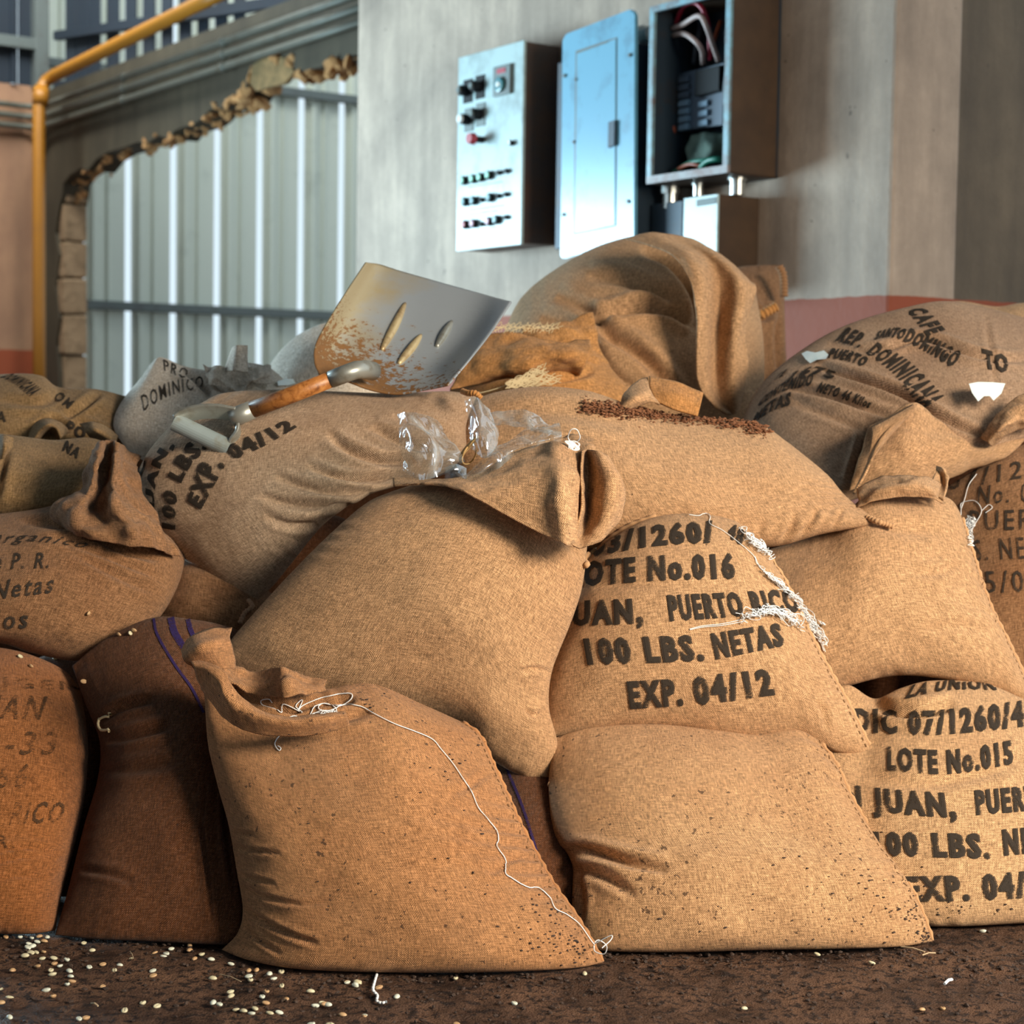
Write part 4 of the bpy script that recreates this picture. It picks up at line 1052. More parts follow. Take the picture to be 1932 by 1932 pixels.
flap(s2, [[(1098, 850, 2.84), (1108, 848, 2.87), (1124, 850, 2.83), (1138, 856, 2.83), (1148, 864, 2.86)],
          [(1096, 905, 2.80), (1108, 905, 2.86), (1140, 900, 2.80), (1166, 905, 2.80), (1178, 918, 2.85)],
          [(1095, 960, 2.79), (1108, 962, 2.845), (1138, 962, 2.785), (1162, 962, 2.79), (1174, 964, 2.84)],
          [(1088, 1005, 2.77), (1102, 1006, 2.80), (1124, 1006, 2.775), (1142, 1004, 2.78), (1152, 1000, 2.80)],
          [(1076, 1024, 2.75), (1090, 1034, 2.76), (1098, 1034, 2.765), (1108, 1031, 2.765), (1122, 1024, 2.77)]],
     'collar_flap', nu=50, nv=50, wr=.004, wscale=18, thick=.003)
flap(s2, [[(1030, 838, 2.93), (1075, 820, 2.94), (1120, 828, 2.92)], [(1030, 860, 2.90), (1078, 856, 2.88), (1122, 850, 2.88)]], 'torn_lip', nu=20, nv=14, wr=.006, wscale=40)
# slumped mouth of the front sack
flap(s1, [[(343, 1228, 2.66), (356, 1206, 2.66), (392, 1190, 2.67), (438, 1184, 2.70)],
          [(344, 1238, 2.62), (372, 1222, 2.60), (402, 1212, 2.61), (434, 1204, 2.66)],
          [(352, 1250, 2.62), (380, 1244, 2.61), (410, 1240, 2.62), (440, 1236, 2.66)],
          [(372, 1262, 2.63), (395, 1262, 2.63), (420, 1262, 2.63), (446, 1262, 2.66)]], 'mouth_ear', nu=30, nv=26, wr=.004, wscale=25, thick=.003)
flap(s1, [[(356, 1246, 2.62), (392, 1250, 2.60), (422, 1266, 2.585), (438, 1296, 2.58), (474, 1330, 2.57), (524, 1352, 2.565), (590, 1350, 2.575), (650, 1342, 2.59)],
          [(366, 1258, 2.60), (392, 1268, 2.585), (414, 1290, 2.57), (428, 1318, 2.56), (468, 1346, 2.555), (524, 1362, 2.55), (592, 1360, 2.56), (655, 1352, 2.585)],
          [(382, 1300, 2.64), (392, 1316, 2.625), (408, 1336, 2.605), (426, 1356, 2.59), (466, 1378, 2.575), (524, 1388, 2.568), (596, 1384, 2.575), (660, 1368, 2.59)]],
     'mouth_lip', nu=70, nv=24, wr=.003, wscale=22, thick=.003)
flap(s1, [[(402, 1246, 2.72), (440, 1254, 2.72), (478, 1270, 2.72), (506, 1262, 2.70), (531, 1259, 2.67), (570, 1272, 2.69), (616, 1285, 2.70)],
          [(408, 1262, 2.69), (444, 1276, 2.69), (480, 1290, 2.69), (512, 1290, 2.67), (540, 1290, 2.625), (575, 1292, 2.66), (612, 1296, 2.68)],
          [(425, 1285, 2.67), (455, 1300, 2.67), (490, 1310, 2.67), (516, 1314, 2.645), (540, 1317, 2.61), (580, 1308, 2.64), (614, 1304, 2.67)]],
     'mouth_flap', nu=70, nv=26, wr=.006, wscale=30, thick=.003)
# bunched neck of the slumped brown sack
flap(s11, [[(176, 850, 3.20), (190, 836, 3.15), (207, 828, 3.18), (222, 836, 3.13), (240, 838, 3.2), (266, 862, 3.24)],
           [(160, 888, 3.16), (182, 872, 3.08), (200, 880, 3.15), (216, 868, 3.08), (236, 880, 3.14), (262, 885, 3.16)],
           [(152, 925, 3.12), (172, 920, 3.04), (192, 935, 3.11), (214, 912, 3.03), (238, 925, 3.09), (270, 930, 3.12)],
           [(112, 950, 3.08), (146, 962, 3.0), (176, 960, 3.07), (214, 956, 2.99), (250, 960, 3.04), (290, 975, 3.10)],
           [(100, 972, 3.06), (150, 995, 2.98), (200, 1000, 2.99), (250, 1000, 2.97), (290, 1010, 3.02), (330, 1030, 3.08)],
           [(110, 985, 3.06), (160, 1012, 2.99), (215, 1025, 2.98), (262, 1030, 2.98), (300, 1038, 3.02), (338, 1050, 3.08)]], 'gathered_neck', nu=70, nv=70, wr=.012, wscale=17, thick=.003)
flap(s15, [[(-10, 822, 3.30), (8, 820, 3.27), (26, 826, 3.27)], [(-8, 840, 3.27), (8, 842, 3.23), (22, 846, 3.25)], [(-10, 866, 3.27), (4, 866, 3.24), (12, 858, 3.25)]], 'rolled_rim', nu=20, nv=20)
flap(s16, [[(44, 832, 3.6), (62, 802, 3.58), (86, 790, 3.58), (112, 796, 3.58), (132, 812, 3.6)], [(60, 836, 3.5), (76, 812, 3.49), (92, 802, 3.48), (106, 806, 3.5), (116, 826, 3.52)], [(66, 840, 3.55), (80, 826, 3.57), (92, 818, 3.58), (102, 820, 3.57), (110, 832, 3.56)]], 'rolled_rim', nu=36, nv=20)
flap(s16, [[(150, 800, 3.55), (175, 796, 3.5), (200, 804, 3.52), (222, 822, 3.55)], [(160, 812, 3.48), (180, 812, 3.45), (200, 820, 3.47), (218, 836, 3.5)], [(170, 826, 3.5), (186, 830, 3.5), (200, 836, 3.5), (214, 844, 3.5)]], 'rolled_rim', nu=30, nv=16)
flap(s17, [[(440, 656, 3.66), (448, 652, 3.62), (466, 652, 3.64)], [(432, 676, 3.66), (446, 672, 3.61), (466, 676, 3.63)], [(424, 700, 3.66), (442, 700, 3.6), (466, 702, 3.64)]], 'upright_tab', nu=16, nv=20, thick=.004)
flap(s17, [[(384, 690, 3.7), (410, 690, 3.66), (440, 700, 3.68), (480, 690, 3.66), (508, 694, 3.7)], [(388, 706, 3.63), (414, 712, 3.6), (442, 712, 3.63), (478, 712, 3.58), (512, 706, 3.66)], [(392, 724, 3.62), (420, 730, 3.6), (450, 726, 3.58), (484, 728, 3.6), (514, 722, 3.66)]], 'bunched_mouth', nu=50, nv=24, wr=.02, wscale=16)
# curled flap on the long sack
flap(s7, [[(1224, 711, 3.30), (1272, 722, 3.28), (1327, 742, 3.28)], [(1226, 730, 3.26), (1272, 745, 3.24), (1322, 762, 3.24)], [(1238, 758, 3.23), (1275, 774, 3.22), (1317, 784, 3.22)]], 'curled_flap', BL['orange'], nu=24, nv=20, wr=.003, thick=.004)
flap(s7, [[(1170, 768, 3.22), (1180, 744, 3.25), (1204, 720, 3.28), (1222, 712, 3.31)], [(1176, 768, 3.20), (1196, 752, 3.20), (1216, 742, 3.22), (1226, 736, 3.24)], [(1188, 769, 3.21), (1208, 762, 3.22), (1228, 758, 3.22), (1244, 764, 3.22)]], 'curled_flap', nu=24, nv=20, wr=.003, thick=.004)
# folded mouth of the coffee sack
flap(s8, [[(1640, 806, 3.36), (1680, 784, 3.36), (1724, 762, 3.37), (1766, 792, 3.38), (1812, 818, 3.40), (1860, 828, 3.42), (1940, 790, 3.44)],
          [(1626, 848, 3.33), (1672, 832, 3.31), (1714, 822, 3.30), (1760, 830, 3.31), (1806, 838, 3.34), (1850, 844, 3.37), (1940, 820, 3.4)],
          [(1612, 890, 3.31), (1664, 878, 3.29), (1712, 868, 3.28), (1752, 874, 3.30), (1790, 872, 3.32), (1836, 866, 3.35), (1900, 860, 3.38)],
          [(1602, 926, 3.31), (1650, 912, 3.30), (1696, 908, 3.29), (1740, 914, 3.30), (1776, 906, 3.33), (1800, 894, 3.35), (1830, 884, 3.38)]],
     'folded_mouth', BL['tan'], nu=90, nv=60, wr=.006, wscale=14, thick=.004)
flap(s8, [[(1722, 764, 3.35), (1690, 782, 3.33), (1656, 800, 3.32), (1644, 806, 3.32)], [(1726, 772, 3.33), (1694, 792, 3.31), (1660, 812, 3.30), (1646, 826, 3.30)], [(1700, 800, 3.31), (1670, 820, 3.29), (1648, 850, 3.29), (1634, 880, 3.29)], [(1672, 830, 3.30), (1648, 862, 3.28), (1630, 900, 3.28), (1610, 932, 3.29)]],
     'folded_hem', BL['tan'], nu=30, nv=30, thick=.004)
flap(s8, [[(1850, 826, 3.38), (1880, 790, 3.36), (1910, 760, 3.36), (1950, 735, 3.36)], [(1862, 834, 3.33), (1890, 806, 3.30), (1920, 790, 3.31), (1960, 770, 3.33)], [(1870, 842, 3.36), (1896, 822, 3.36), (1926, 812, 3.35), (1960, 800, 3.36)]],
     'folded_mouth', BL['tan'], nu=40, nv=30, wr=.01, wscale=18, thick=.004)
flap(s6, [[(1768, 880, 3.22), (1780, 884, 3.18), (1790, 902, 3.18)], [(1762, 900, 3.17), (1776, 908, 3.19), (1786, 922, 3.15)], [(1752, 926, 3.12), (1766, 936, 3.13), (1780, 944, 3.12)]], 'curled_ear', nu=18, nv=18, thick=.004)
flap(s6, [[(1620, 925, 3.2), (1680, 898, 3.18), (1740, 896, 3.16), (1775, 915, 3.18)], [(1618, 940, 3.14), (1680, 915, 3.10), (1740, 914, 3.09), (1772, 932, 3.12)], [(1616, 955, 3.12), (1680, 940, 3.10), (1740, 938, 3.10), (1785, 950, 3.12)]], 'folded_top', nu=40, nv=24, wr=.008, wscale=20)
# cloth hood folded over the tall sack
flap(s19, [[(1180, 450, 4.02), (1225, 442, 4.0), (1262, 443, 4.02), (1304, 452, 4.04), (1330, 466, 4.06)],
           [(1262, 476, 3.92), (1296, 478, 3.90), (1322, 480, 3.96), (1350, 482, 3.95), (1378, 496, 3.98)],
           [(1302, 530, 3.86), (1322, 522, 3.86), (1350, 520, 3.93), (1388, 518, 3.90), (1412, 530, 3.96)],
           [(1313, 590, 3.84), (1330, 584, 3.86), (1356, 578, 3.93), (1396, 560, 3.88), (1426, 548, 3.92)],
           [(1315, 650, 3.84), (1332, 650, 3.86), (1352, 640, 3.92), (1384, 630, 3.87), (1405, 612, 3.9)],
           [(1316, 710, 3.84), (1332, 712, 3.86), (1350, 705, 3.91), (1382, 700, 3.87), (1410, 684, 3.9)],
           [(1332, 750, 3.86), (1345, 756, 3.87), (1358, 752, 3.9), (1384, 745, 3.88), (1402, 735, 3.9)],
           [(1368, 780, 3.88), (1374, 782, 3.88), (1380, 782, 3.89), (1386, 780, 3.89), (1392, 772, 3.9)]],
     'folded_hood', nu=60, nv=100, wr=.004, wscale=12, thick=.006)
flap(s20, [[(985, 622, 3.78), (1040, 612, 3.8), (1118, 592, 3.84)], [(992, 650, 3.72), (1060, 640, 3.74), (1125, 625, 3.8)], [(1080, 690, 3.70), (1110, 672, 3.72), (1140, 668, 3.78)], [(1100, 720, 3.70), (1130, 715, 3.72), (1160, 710, 3.78)]], 'torn_edge', nu=30, nv=40, wr=.01, wscale=20)
flap(s20, [[(880, 650, 3.74), (930, 630, 3.72), (990, 628, 3.70), (1050, 640, 3.70), (1112, 645, 3.72)], [(872, 690, 3.70), (930, 668, 3.66), (990, 668, 3.62), (1060, 668, 3.60), (1116, 662, 3.64)],
           [(862, 715, 3.68), (930, 700, 3.64), (990, 694, 3.60), (1040, 690, 3.62), (1104, 690, 3.62)], [(850, 738, 3.66), (925, 716, 3.66), (985, 706, 3.66), (1040, 702, 3.68), (1092, 708, 3.66)]], 'rumpled_fold', nu=60, nv=50, wr=.014, wscale=12)
def rope(pts, r, mat, name, parent, onto=None, cat=None, label=None, off=0):
    q = []
    for p in catmull(np.array(pts, float), 40):
        if onto is None: q.append(P(p[0], p[1], p[2]))
        else:
            h = surf(onto, p[0], p[1], off or r)
            if h is not None: q.append(h)
    bm = bmesh.new(); tube_bm(bm, q, [r*(1+.18*math.sin(i*1.4)) for i in range(len(q))], 7)
    return keep(bm_obj(name, bm, mat, smooth=True), parent)
rope([(1100, 1068), (1130, 1030), (1180, 994), (1238, 972)], .0045, BL['tan'], 'rolled_hem', s3['root'], ALL)
rope([(1036, 1478, 2.80), (1052, 1486, 2.79), (1070, 1484, 2.78), (1086, 1494, 2.78)], .0045, BL['tan'], 'knotted_ear', s2['root'])
rope([(1636, 976, 3.10), (1656, 984, 3.08), (1670, 988, 3.08), (1686, 994, 3.08)], .005, BL['tan'], 'knotted_ear', s7['root'])
rope([(468, 1132, 3.06), (476, 1144, 3.05), (462, 1156, 3.04), (452, 1176, 3.03)], .004, BL['grey'], 'knotted_ear', s10['root'])
rope([(872, 738, 3.15), (884, 742, 3.12), (897, 742, 3.11), (908, 752, 3.11)], .005, BL['orange'], 'knotted_ear', s10['root'])
rope([(1412, 604, 4.5), (1436, 594, 4.45), (1466, 578, 4.45)], .012, BL['orange'], 'tie', s23['root'])
rope([(1470, 502, 4.6), (1478, 520, 4.6), (1480, 560, 4.6)], .010, BL['brown'], 'knotted_ear', s23['root'])

# ------------------------------------------------------------------ clear plastic
def plastic():
    m, nt, b = new_mat('clear_plastic_film')
    out = nt.nodes['Material Output']; tc = nd(nt, 'ShaderNodeTexCoord')
    tr = nd(nt, 'ShaderNodeBsdfTransparent'); tr.inputs[0].default_value = (.90, .94, .95, 1)
    gl = nd(nt, 'ShaderNodeBsdfGlossy'); gl.inputs['Roughness'].default_value = .10; gl.inputs[0].default_value = (.9, .95, 1, 1)
    df = nd(nt, 'ShaderNodeBsdfDiffuse'); df.inputs[0].default_value = (.55, .62, .66, 1)
    n = nz(nt, mapping(nt, tc.outputs['Object'], (1, 1, .45)), 20, 2, .5, 1.6)
    bp = nd(nt, 'ShaderNodeBump'); bp.inputs['Distance'].default_value = .012; bp.inputs['Strength'].default_value = .8
    nt.links.new(n, bp.inputs['Height']); nt.links.new(bp.outputs[0], gl.inputs['Normal'])
    m1 = nd(nt, 'ShaderNodeMixShader'); m2 = nd(nt, 'ShaderNodeMixShader')
    nt.links.new(ramp(nt, n, [(.42, (.04, .04, .04)), (.75, (.40, .40, .40))]), m1.inputs[0])
    nt.links.new(tr.outputs[0], m1.inputs[1]); nt.links.new(df.outputs[0], m1.inputs[2])
    m2.inputs[0].default_value = .20
    nt.links.new(m1.outputs[0], m2.inputs[1]); nt.links.new(gl.outputs[0], m2.inputs[2])
    nt.links.new(m2.outputs[0], out.inputs[0]); nt.nodes.remove(b); return m
PLA = plastic()
pl = empty('plastic_liner', tuple(P(880, 880, 2.92)), label='crinkled clear plastic liner sticking out of the large middle sack', cat='plastic bag')
for g in ([[(750, 782, 2.93), (766, 776, 2.90), (790, 780, 2.92), (822, 797, 2.94)], [(746, 810, 2.90), (775, 815, 2.85), (806, 815, 2.87), (838, 815, 2.92)], [(749, 845, 2.89), (775, 855, 2.84), (815, 850, 2.84), (858, 842, 2.89)], [(757, 888, 2.88), (790, 905, 2.84), (835, 896, 2.83), (877, 872, 2.86)]],
          [[(882, 757, 2.99), (892, 752, 2.97), (908, 756, 2.97), (926, 772, 2.99)], [(884, 800, 2.97), (900, 800, 2.93), (920, 800, 2.94), (938, 812, 2.97)], [(890, 845, 2.94), (906, 862, 2.91), (924, 862, 2.91), (939, 838, 2.94)]],
          [[(876, 900, 2.90), (915, 862, 2.92), (950, 832, 2.94), (1000, 812, 2.96), (1056, 806, 2.96)], [(880, 903, 2.86), (920, 876, 2.86), (960, 848, 2.88), (1010, 828, 2.89), (1060, 820, 2.92)], [(870, 906, 2.86), (925, 894, 2.86), (968, 866, 2.88), (1016, 846, 2.89), (1062, 832, 2.92)]],
          [[(925, 778, 3.0), (960, 775, 3.0), (1010, 790, 3.0), (1062, 808, 2.99)], [(930, 800, 2.97), (970, 802, 2.96), (1015, 812, 2.95), (1060, 820, 2.95)]],
          [[(838, 882, 2.86), (860, 872, 2.86), (884, 880, 2.87)], [(840, 905, 2.85), (862, 900, 2.84), (886, 902, 2.86)]]):
    sheet('film', g, PLA, pl, nu=44, nv=44, wr=.012, wscale=15, thick=0, seed=len(g)*3)

# ------------------------------------------------------------------ threads
THR = plain('white_cotton_thread', (.80, .83, .86), .8); CRM = plain('cream_fibre', (.62, .50, .30), .9); JUT = plain('jute_twine', (.45, .28, .11), .9)
def curve_obj(name, strands, r, mat):
    cu = bpy.data.curves.new(name, 'CURVE'); cu.dimensions = '3D'; cu.bevel_depth = r; cu.bevel_resolution = 1; cu.resolution_u = 3
    for st in strands:
        if len(st) < 2: continue
        sp = cu.splines.new('POLY'); sp.points.add(len(st)-1)
        for i, p in enumerate(st): sp.points[i].co = (*p, 1)
    o = bpy.data.objects.new('t', cu); COL.objects.link(o); bpy.context.view_layer.update()
    me = bpy.data.meshes.new_from_object(o.evaluated_get(bpy.context.evaluated_depsgraph_get())); bpy.data.objects.remove(o, do_unlink=True)
    me.name = name; me.materials.clear(); me.materials.append(mat)
    me.polygons.foreach_set('use_smooth', [True]*len(me.polygons))
    return link(bpy.data.objects.new(name, me))
def lay(pts, n, lift=.0016, fall=None, jig=0):
    out = []; last = None
    for p in catmull(np.array(pts, float), n):
        h = surf(ALL, p[0], p[1], lift + (random.uniform(0, jig) if jig else 0))
        if h is None or (last is not None and (h-last).length > .10): h = P(p[0], p[1], last.y) if last is not None else P(p[0], p[1], fall or 2.8)
        out.append(h); last = h
    return out
def tangle(path, spread, n, rng, loops=5, rad=(4, 11), jig=.008):
    S_ = []; pc_ = catmull(np.array(path, float), 200)
    for k in range(n):
        a, b_ = sorted((rng.uniform(0, 1), rng.uniform(0, 1)))
        if b_-a < .25: b_ = min(1, a+.35); a = max(0, b_-.35)
        m = 70; st = []; ox, oy = rng.normal(0, spread*.4), rng.normal(0, spread*.4); ph = rng.uniform(0, 6.28); rr = rng.uniform(*rad); lp = rng.uniform(.5, 1)*loops
        last = None
        for i in range(m):
            q = a+(b_-a)*i/m; x, y = pc_[int(q*199)]
            w = .6+.4*math.sin(i*.13+ph)
            x += ox + rr*w*math.cos(ph+lp*6.28*i/m); y += oy + rr*w*.8*math.sin(ph*1.3+lp*6.28*i/m)
            h = surf(ALL, x, y, .002+abs(math.sin(i*.2+ph))*jig)
            if h is None or (last is not None and (h-last).length > .06):
                if last is None: continue
                h = P(x, y, last.y)
            st.append(h); last = h
        S_.append(st)
    return S_
rg = np.random.default_rng(4)
Z8 = lambda L: [(340+x/2.3, 1180+y/2.3) for x, y in L]
main = lay(Z8([(735, 345), (790, 355), (850, 390), (930, 430), (1010, 460), (1090, 495), (1130, 540), (1180, 600), (1220, 660), (1260, 720), (1290, 790), (1330, 840), (1370, 890), (1378, 930), (1372, 960), (1405, 1010), (1412, 1050), (1410, 1080), (1440, 1100), (1510, 1140), (1550, 1140), (1600, 1180), (1625, 1230), (1680, 1260), (1730, 1300), (1780, 1370), (1800, 1395)]), 160)
endl = [P(340+x/2.3, 1180+y/2.3, 2.50-k*.001) for k, (x, y) in enumerate(catmull(np.array([(1795, 1390), (1800, 1415), (1840, 1425), (1850, 1390), (1815, 1365), (1800, 1380), (1870, 1345), (1868, 1365), (1830, 1400)], float), 50))]
t1 = lay(Z8([(735, 345), (700, 350), (640, 370), (600, 360), (620, 340), (680, 350), (720, 340), (748, 315), (738, 298), (690, 300), (600, 320), (530, 350), (510, 370), (530, 325), (500, 350), (530, 380), (450, 340), (440, 380), (410, 360), (360, 345), (352, 325), (385, 320), (400, 335)]), 160)
t2 = lay(Z8([(420, 412), (470, 405), (530, 430), (580, 380), (640, 390), (600, 420), (560, 430), (500, 395), (450, 415), (490, 430), (550, 400), (610, 370), (680, 370), (640, 340), (590, 350), (560, 390)]), 120)
t3 = lay(Z8([(420, 410), (440, 430), (445, 465), (420, 495), (412, 520), (430, 545), (438, 535), (425, 525)]), 40)
o = curve_obj('cotton_thread', [main+endl, t1, t2, t3] + tangle(Z8([(430, 410), (540, 425), (620, 385), (690, 360)]), 5, 5, rg, 4, (3, 8), .004), .0008, THR)
tag(o, 'long white cotton thread trailing down the front sack from a loose tangle', 'thread')
Z3 = lambda L: [(1000+x/2.76, 940+y/2.76) for x, y in L]
mainl = Z3([(830, 90), (880, 95), (915, 78), (938, 100), (935, 135), (1000, 170), (1080, 230), (1160, 300), (1180, 345), (1230, 400), (1290, 460), (1340, 500), (1400, 560), (1440, 610), (1490, 690), (1510, 740), (1530, 795)])
o = curve_obj('cotton_thread', [lay(mainl, 120), lay([(x+3, y+2) for x, y in mainl[7:]], 90)]
              + tangle(Z3([(1090, 165), (1140, 220), (1190, 260), (1240, 320)]), 9, 12, rg, 5, (4, 10), .008)
              + tangle(Z3([(1180, 340), (1260, 430), (1330, 480)]), 5, 8, rg, 5, (3, 7), .006)
              + tangle(Z3([(1310, 470), (1380, 530), (1420, 580), (1470, 660), (1520, 740)]), 12, 18, rg, 6, (5, 12), .010)
              + tangle(Z3([(1480, 640), (1540, 665)]), 4, 3, rg, 2, (4, 8), .006), .0006, THR)
tag(o, 'white thread tangled along the right seam of printed sack number 016', 'thread')
o = curve_obj('cotton_thread', [lay(Z3([(830, 682), (900, 665), (1000, 655), (1090, 635), (1180, 605)]), 60), lay(Z3([(832, 686), (900, 672), (1010, 662), (1120, 640)]), 50)]
              + tangle(Z3([(1080, 635), (1180, 610), (1260, 600), (1340, 640), (1400, 690)]), 10, 22, rg, 4, (4, 12), .008)
              + tangle(Z3([(1220, 540), (1240, 600)]), 3, 3, rg, 2, (3, 7), .006), .0006, THR)
tag(o, 'white thread bunch lying across the word Netas on sack number 016', 'thread')
Z4 = lambda L: [(1400+x/2.684, 480+y/2.684) for x, y in L]
o = curve_obj('cotton_thread', [lay(Z4([(1190, 1115), (1150, 1170), (1130, 1240), (1112, 1290), (1115, 1370)]), 50), lay(Z4([(1130, 1240), (1112, 1290), (1115, 1260), (1180, 1250), (1215, 1300), (1180, 1370), (1150, 1430)]), 50),
              lay(Z4([(1215, 1300), (1250, 1270), (1268, 1285), (1235, 1310)]), 30)] + tangle(Z4([(1190, 1330), (1150, 1390), (1155, 1490)]), 8, 9, rg, 5, (4, 9), .006), .0007, THR)
tag(o, 'white thread tangle on the seam beside the dark sack at the right edge', 'thread')
o = curve_obj('twine_ring', [lay([(214, 1352), (203, 1348), (193, 1356), (192, 1368), (199, 1378), (212, 1378)], 30, .006)] , .0022, CRM)
tag(o, 'short curled cream cord on the dark striped sack', 'cord')
ringp = [P(1083+11*math.cos(a)*(1+.1*math.sin(3*a)), 822+13*math.sin(a), 2.86+.01*math.sin(a)) for a in np.linspace(0, 12, 50)]
o = curve_obj('cotton_loop', [ringp] + [[P(1080+14*math.cos(a+k)*(.5+.5*math.sin(a*1.7+k)), 841+9*math.sin(a*1.3+k), 2.855) for a in np.linspace(0, 11, 60)] for k in range(4)], .0009, THR)
tag(o, 'knotted white cotton loop at the torn lip of the middle sack', 'thread')
o = curve_obj('jute_twine', [[P(885+22*math.cos(a*1.3+k)*(.6+.2*k/4), 850+26*math.sin(a+k*.7), 2.95+.02*math.sin(a*2)) for a in np.linspace(0, 4.4, 40)] for k in range(5)], .0016, JUT)
tag(o, 'curled tan twine between the two plastic film peaks', 'twine')
o = curve_obj('frayed_fibres', [[P(x, y, 3.58) for x, y in catmull(np.array([(868, 748), (920, 738), (958, 726)], float), 20)]] + [
              [P(958+t*(80+18*math.sin(k*1.7))+5*math.sin(k*3+t*9), 727-t*26*(.2+(k*7%26)/20)+6*math.sin(k+t*12), 3.56) for t in np.linspace(0, 1, 26)] for k in range(26)], .0008, CRM)
tag(o, 'bunch of frayed cream fibres lying below the crumpled orange-brown sack', 'fibres')
o = curve_obj('frayed_hem', [[P(x0_+t*14*math.cos(k), 620-(k*7 % 5)-t*10*math.sin(.4+k), 3.70) for t in np.linspace(0, 1, 8)] for k, x0_ in enumerate(np.linspace(925, 1050, 90))], .0007, CRM)
keep(o, s20['root'])
fp = [floor_pt(x, y, .002+.004*abs(math.sin(i))) for i, (x, y) in enumerate(catmull(np.array([(711, 1838), (706, 1855), (704, 1868), (712, 1878), (711, 1888), (720, 1892), (728, 1890)], float), 40))]
fp2 = [p + Vector((.003*math.sin(i*1.3), .003*math.cos(i*1.1), .001)) for i, p in enumerate(fp)]
o = curve_obj('cotton_thread', [fp], .0020, THR); tag(o, 'short twisted white thread on the floor before the front sack', 'thread')

# ------------------------------------------------------------------ shovel
BLADE = None
def rust_steel():
    m, nt, b = new_mat('rusted_shovel_steel')
    tc = nd(nt, 'ShaderNodeTexCoord'); uv = tc.outputs['UV']; sep = nd(nt, 'ShaderNodeSeparateXYZ'); nt.links.new(uv, sep.inputs[0])
    n1 = nz(nt, uv, 60, 6, .75); n2 = nz(nt, uv, 9, 4, .6)
    # rust sits at the heel and down the left wall of the scoop
    heel = mth(nt, 'ADD', mth(nt, 'MULTIPLY', sep.outputs[1], 2.2), mth(nt, 'MULTIPLY', sep.outputs[0], -1.25))
    k = mth(nt, 'ADD', mth(nt, 'ADD', heel, -.46), mth(nt, 'MULTIPLY', mth(nt, 'SUBTRACT', n2, .5), .7))
    kk = mth(nt, 'ADD', k, mth(nt, 'MULTIPLY', mth(nt, 'SUBTRACT', n1, .5), 2.2))
    base = mixc(nt, ramp(nt, mth(nt, 'ADD', mth(nt, 'MULTIPLY', sep.outputs[0], -4.5), mth(nt, 'ADD', .75, n2)), [(.45, (0, 0, 0)), (.9, (.85, .85, .85))]), (.34, .38, .42), (.40, .31, .15))
    c = mixc(nt, ramp(nt, kk, [(.0, (0, 0, 0)), (.12, (1, 1, 1))]), base, mixc(nt, n1, (.07, .026, .008), (.33, .17, .06)))
    nt.links.new(c, b.inputs['Base Color']); b.inputs['Metallic'].default_value = .35
    nt.links.new(ramp(nt, kk, [(0, (.36, .36, .36)), (.2, (.9, .9, .9))]), b.inputs['Roughness'])
    bump(nt, b, n1, .0015, .4); return m
RUS = rust_steel()
sh = empty('shovel', tuple(P(640, 720, 3.12)), label='short square-mouth shovel with rusty scoop, wooden shaft and grey D grip', cat='shovel')
bl = sheet('blade', [[(690, 495, 3.47), (714, 499, 3.53), (755, 512, 3.55), (832, 534, 3.55), (912, 556, 3.53), (965, 570, 3.46)],
                     [(646, 562, 3.33), (675, 570, 3.40), (735, 590, 3.43), (810, 612, 3.43), (880, 628, 3.41), (926, 628, 3.33)],
                     [(600, 640, 3.19), (632, 650, 3.27), (700, 662, 3.31), (775, 682, 3.31), (842, 690, 3.29), (890, 674, 3.21)],
                     [(593, 680, 3.15), (628, 690, 3.21), (690, 702, 3.24), (757, 716, 3.24), (820, 716, 3.22), (862, 708, 3.17)],
                     [(602, 706, 3.13), (650, 718, 3.16), (700, 736, 3.18), (750, 744, 3.18), (800, 736, 3.17), (846, 727, 3.14)]], RUS, sh, nu=70, nv=70, thick=.003)
bp_, bf_ = SHEETS[-1]
BB = [BVHTree.FromPolygons([Vector(v) for v in bp_.reshape(-1, 3)], bf_)]
CST = plain('socket_steel', (.33, .34, .31), .35, .5, .5, 30, (.18, .15, .10))
YST = plain('yellowed_steel', (.50, .40, .22), .4, .3, .6, 40, (.22, .12, .05))
for ln in ([(764, 574), (745, 615), (720, 662)], [(794, 634), (775, 660), (752, 688)], [(852, 608), (838, 632), (824, 656)]):  # two real ribs; the third is added for a faint bluish highlight
    q = [surf(BB, x, y, .002) for x, y in catmull(np.array(ln, float), 16)]; q = [p for p in q if p]
    bm = bmesh.new(); tube_bm(bm, q, [.007*math.sin(math.pi*(i+.6)/(len(q)+.4))**.6+.001 for i in range(len(q))], 10)
    keep(bm_obj('rib_and_glint', bm, YST if ln[0][0] < 800 else CST, smooth=True), sh)
GST = plain('grey_enamelled_steel', (.27, .33, .34), .38, .1, .5, 30, (.20, .19, .14)); 
def wood():
    m, nt, b = new_mat('varnished_ash'); tc = nd(nt, 'ShaderNodeTexCoord')
    w_ = nz(nt, mapping(nt, tc.outputs['UV'], (1, 1, 1)), 30, 4, .6, 1.5)
    n = nz(nt, mapping(nt, tc.outputs['Object'], (60, 60, 60)), 1, 5, .7, .6)
    c = ramp(nt, n, [(.35, (.16, .05, .012)), (.5, (.38, .145, .035)), (.68, (.52, .23, .065))])
    nt.links.new(c, b.inputs['Base Color']); b.inputs['Roughness'].default_value = .42; bump(nt, b, n, .001, .5); return m
WOOD = wood()
g0 = surf([s10['bvh']], 400, 815, 0); dg = g0.y - .030
dgr = dg; dsh = 3.10
dep = lambda x: dgr + (dsh-dgr)*np.clip((x-440)/240, -.1, 1.1)
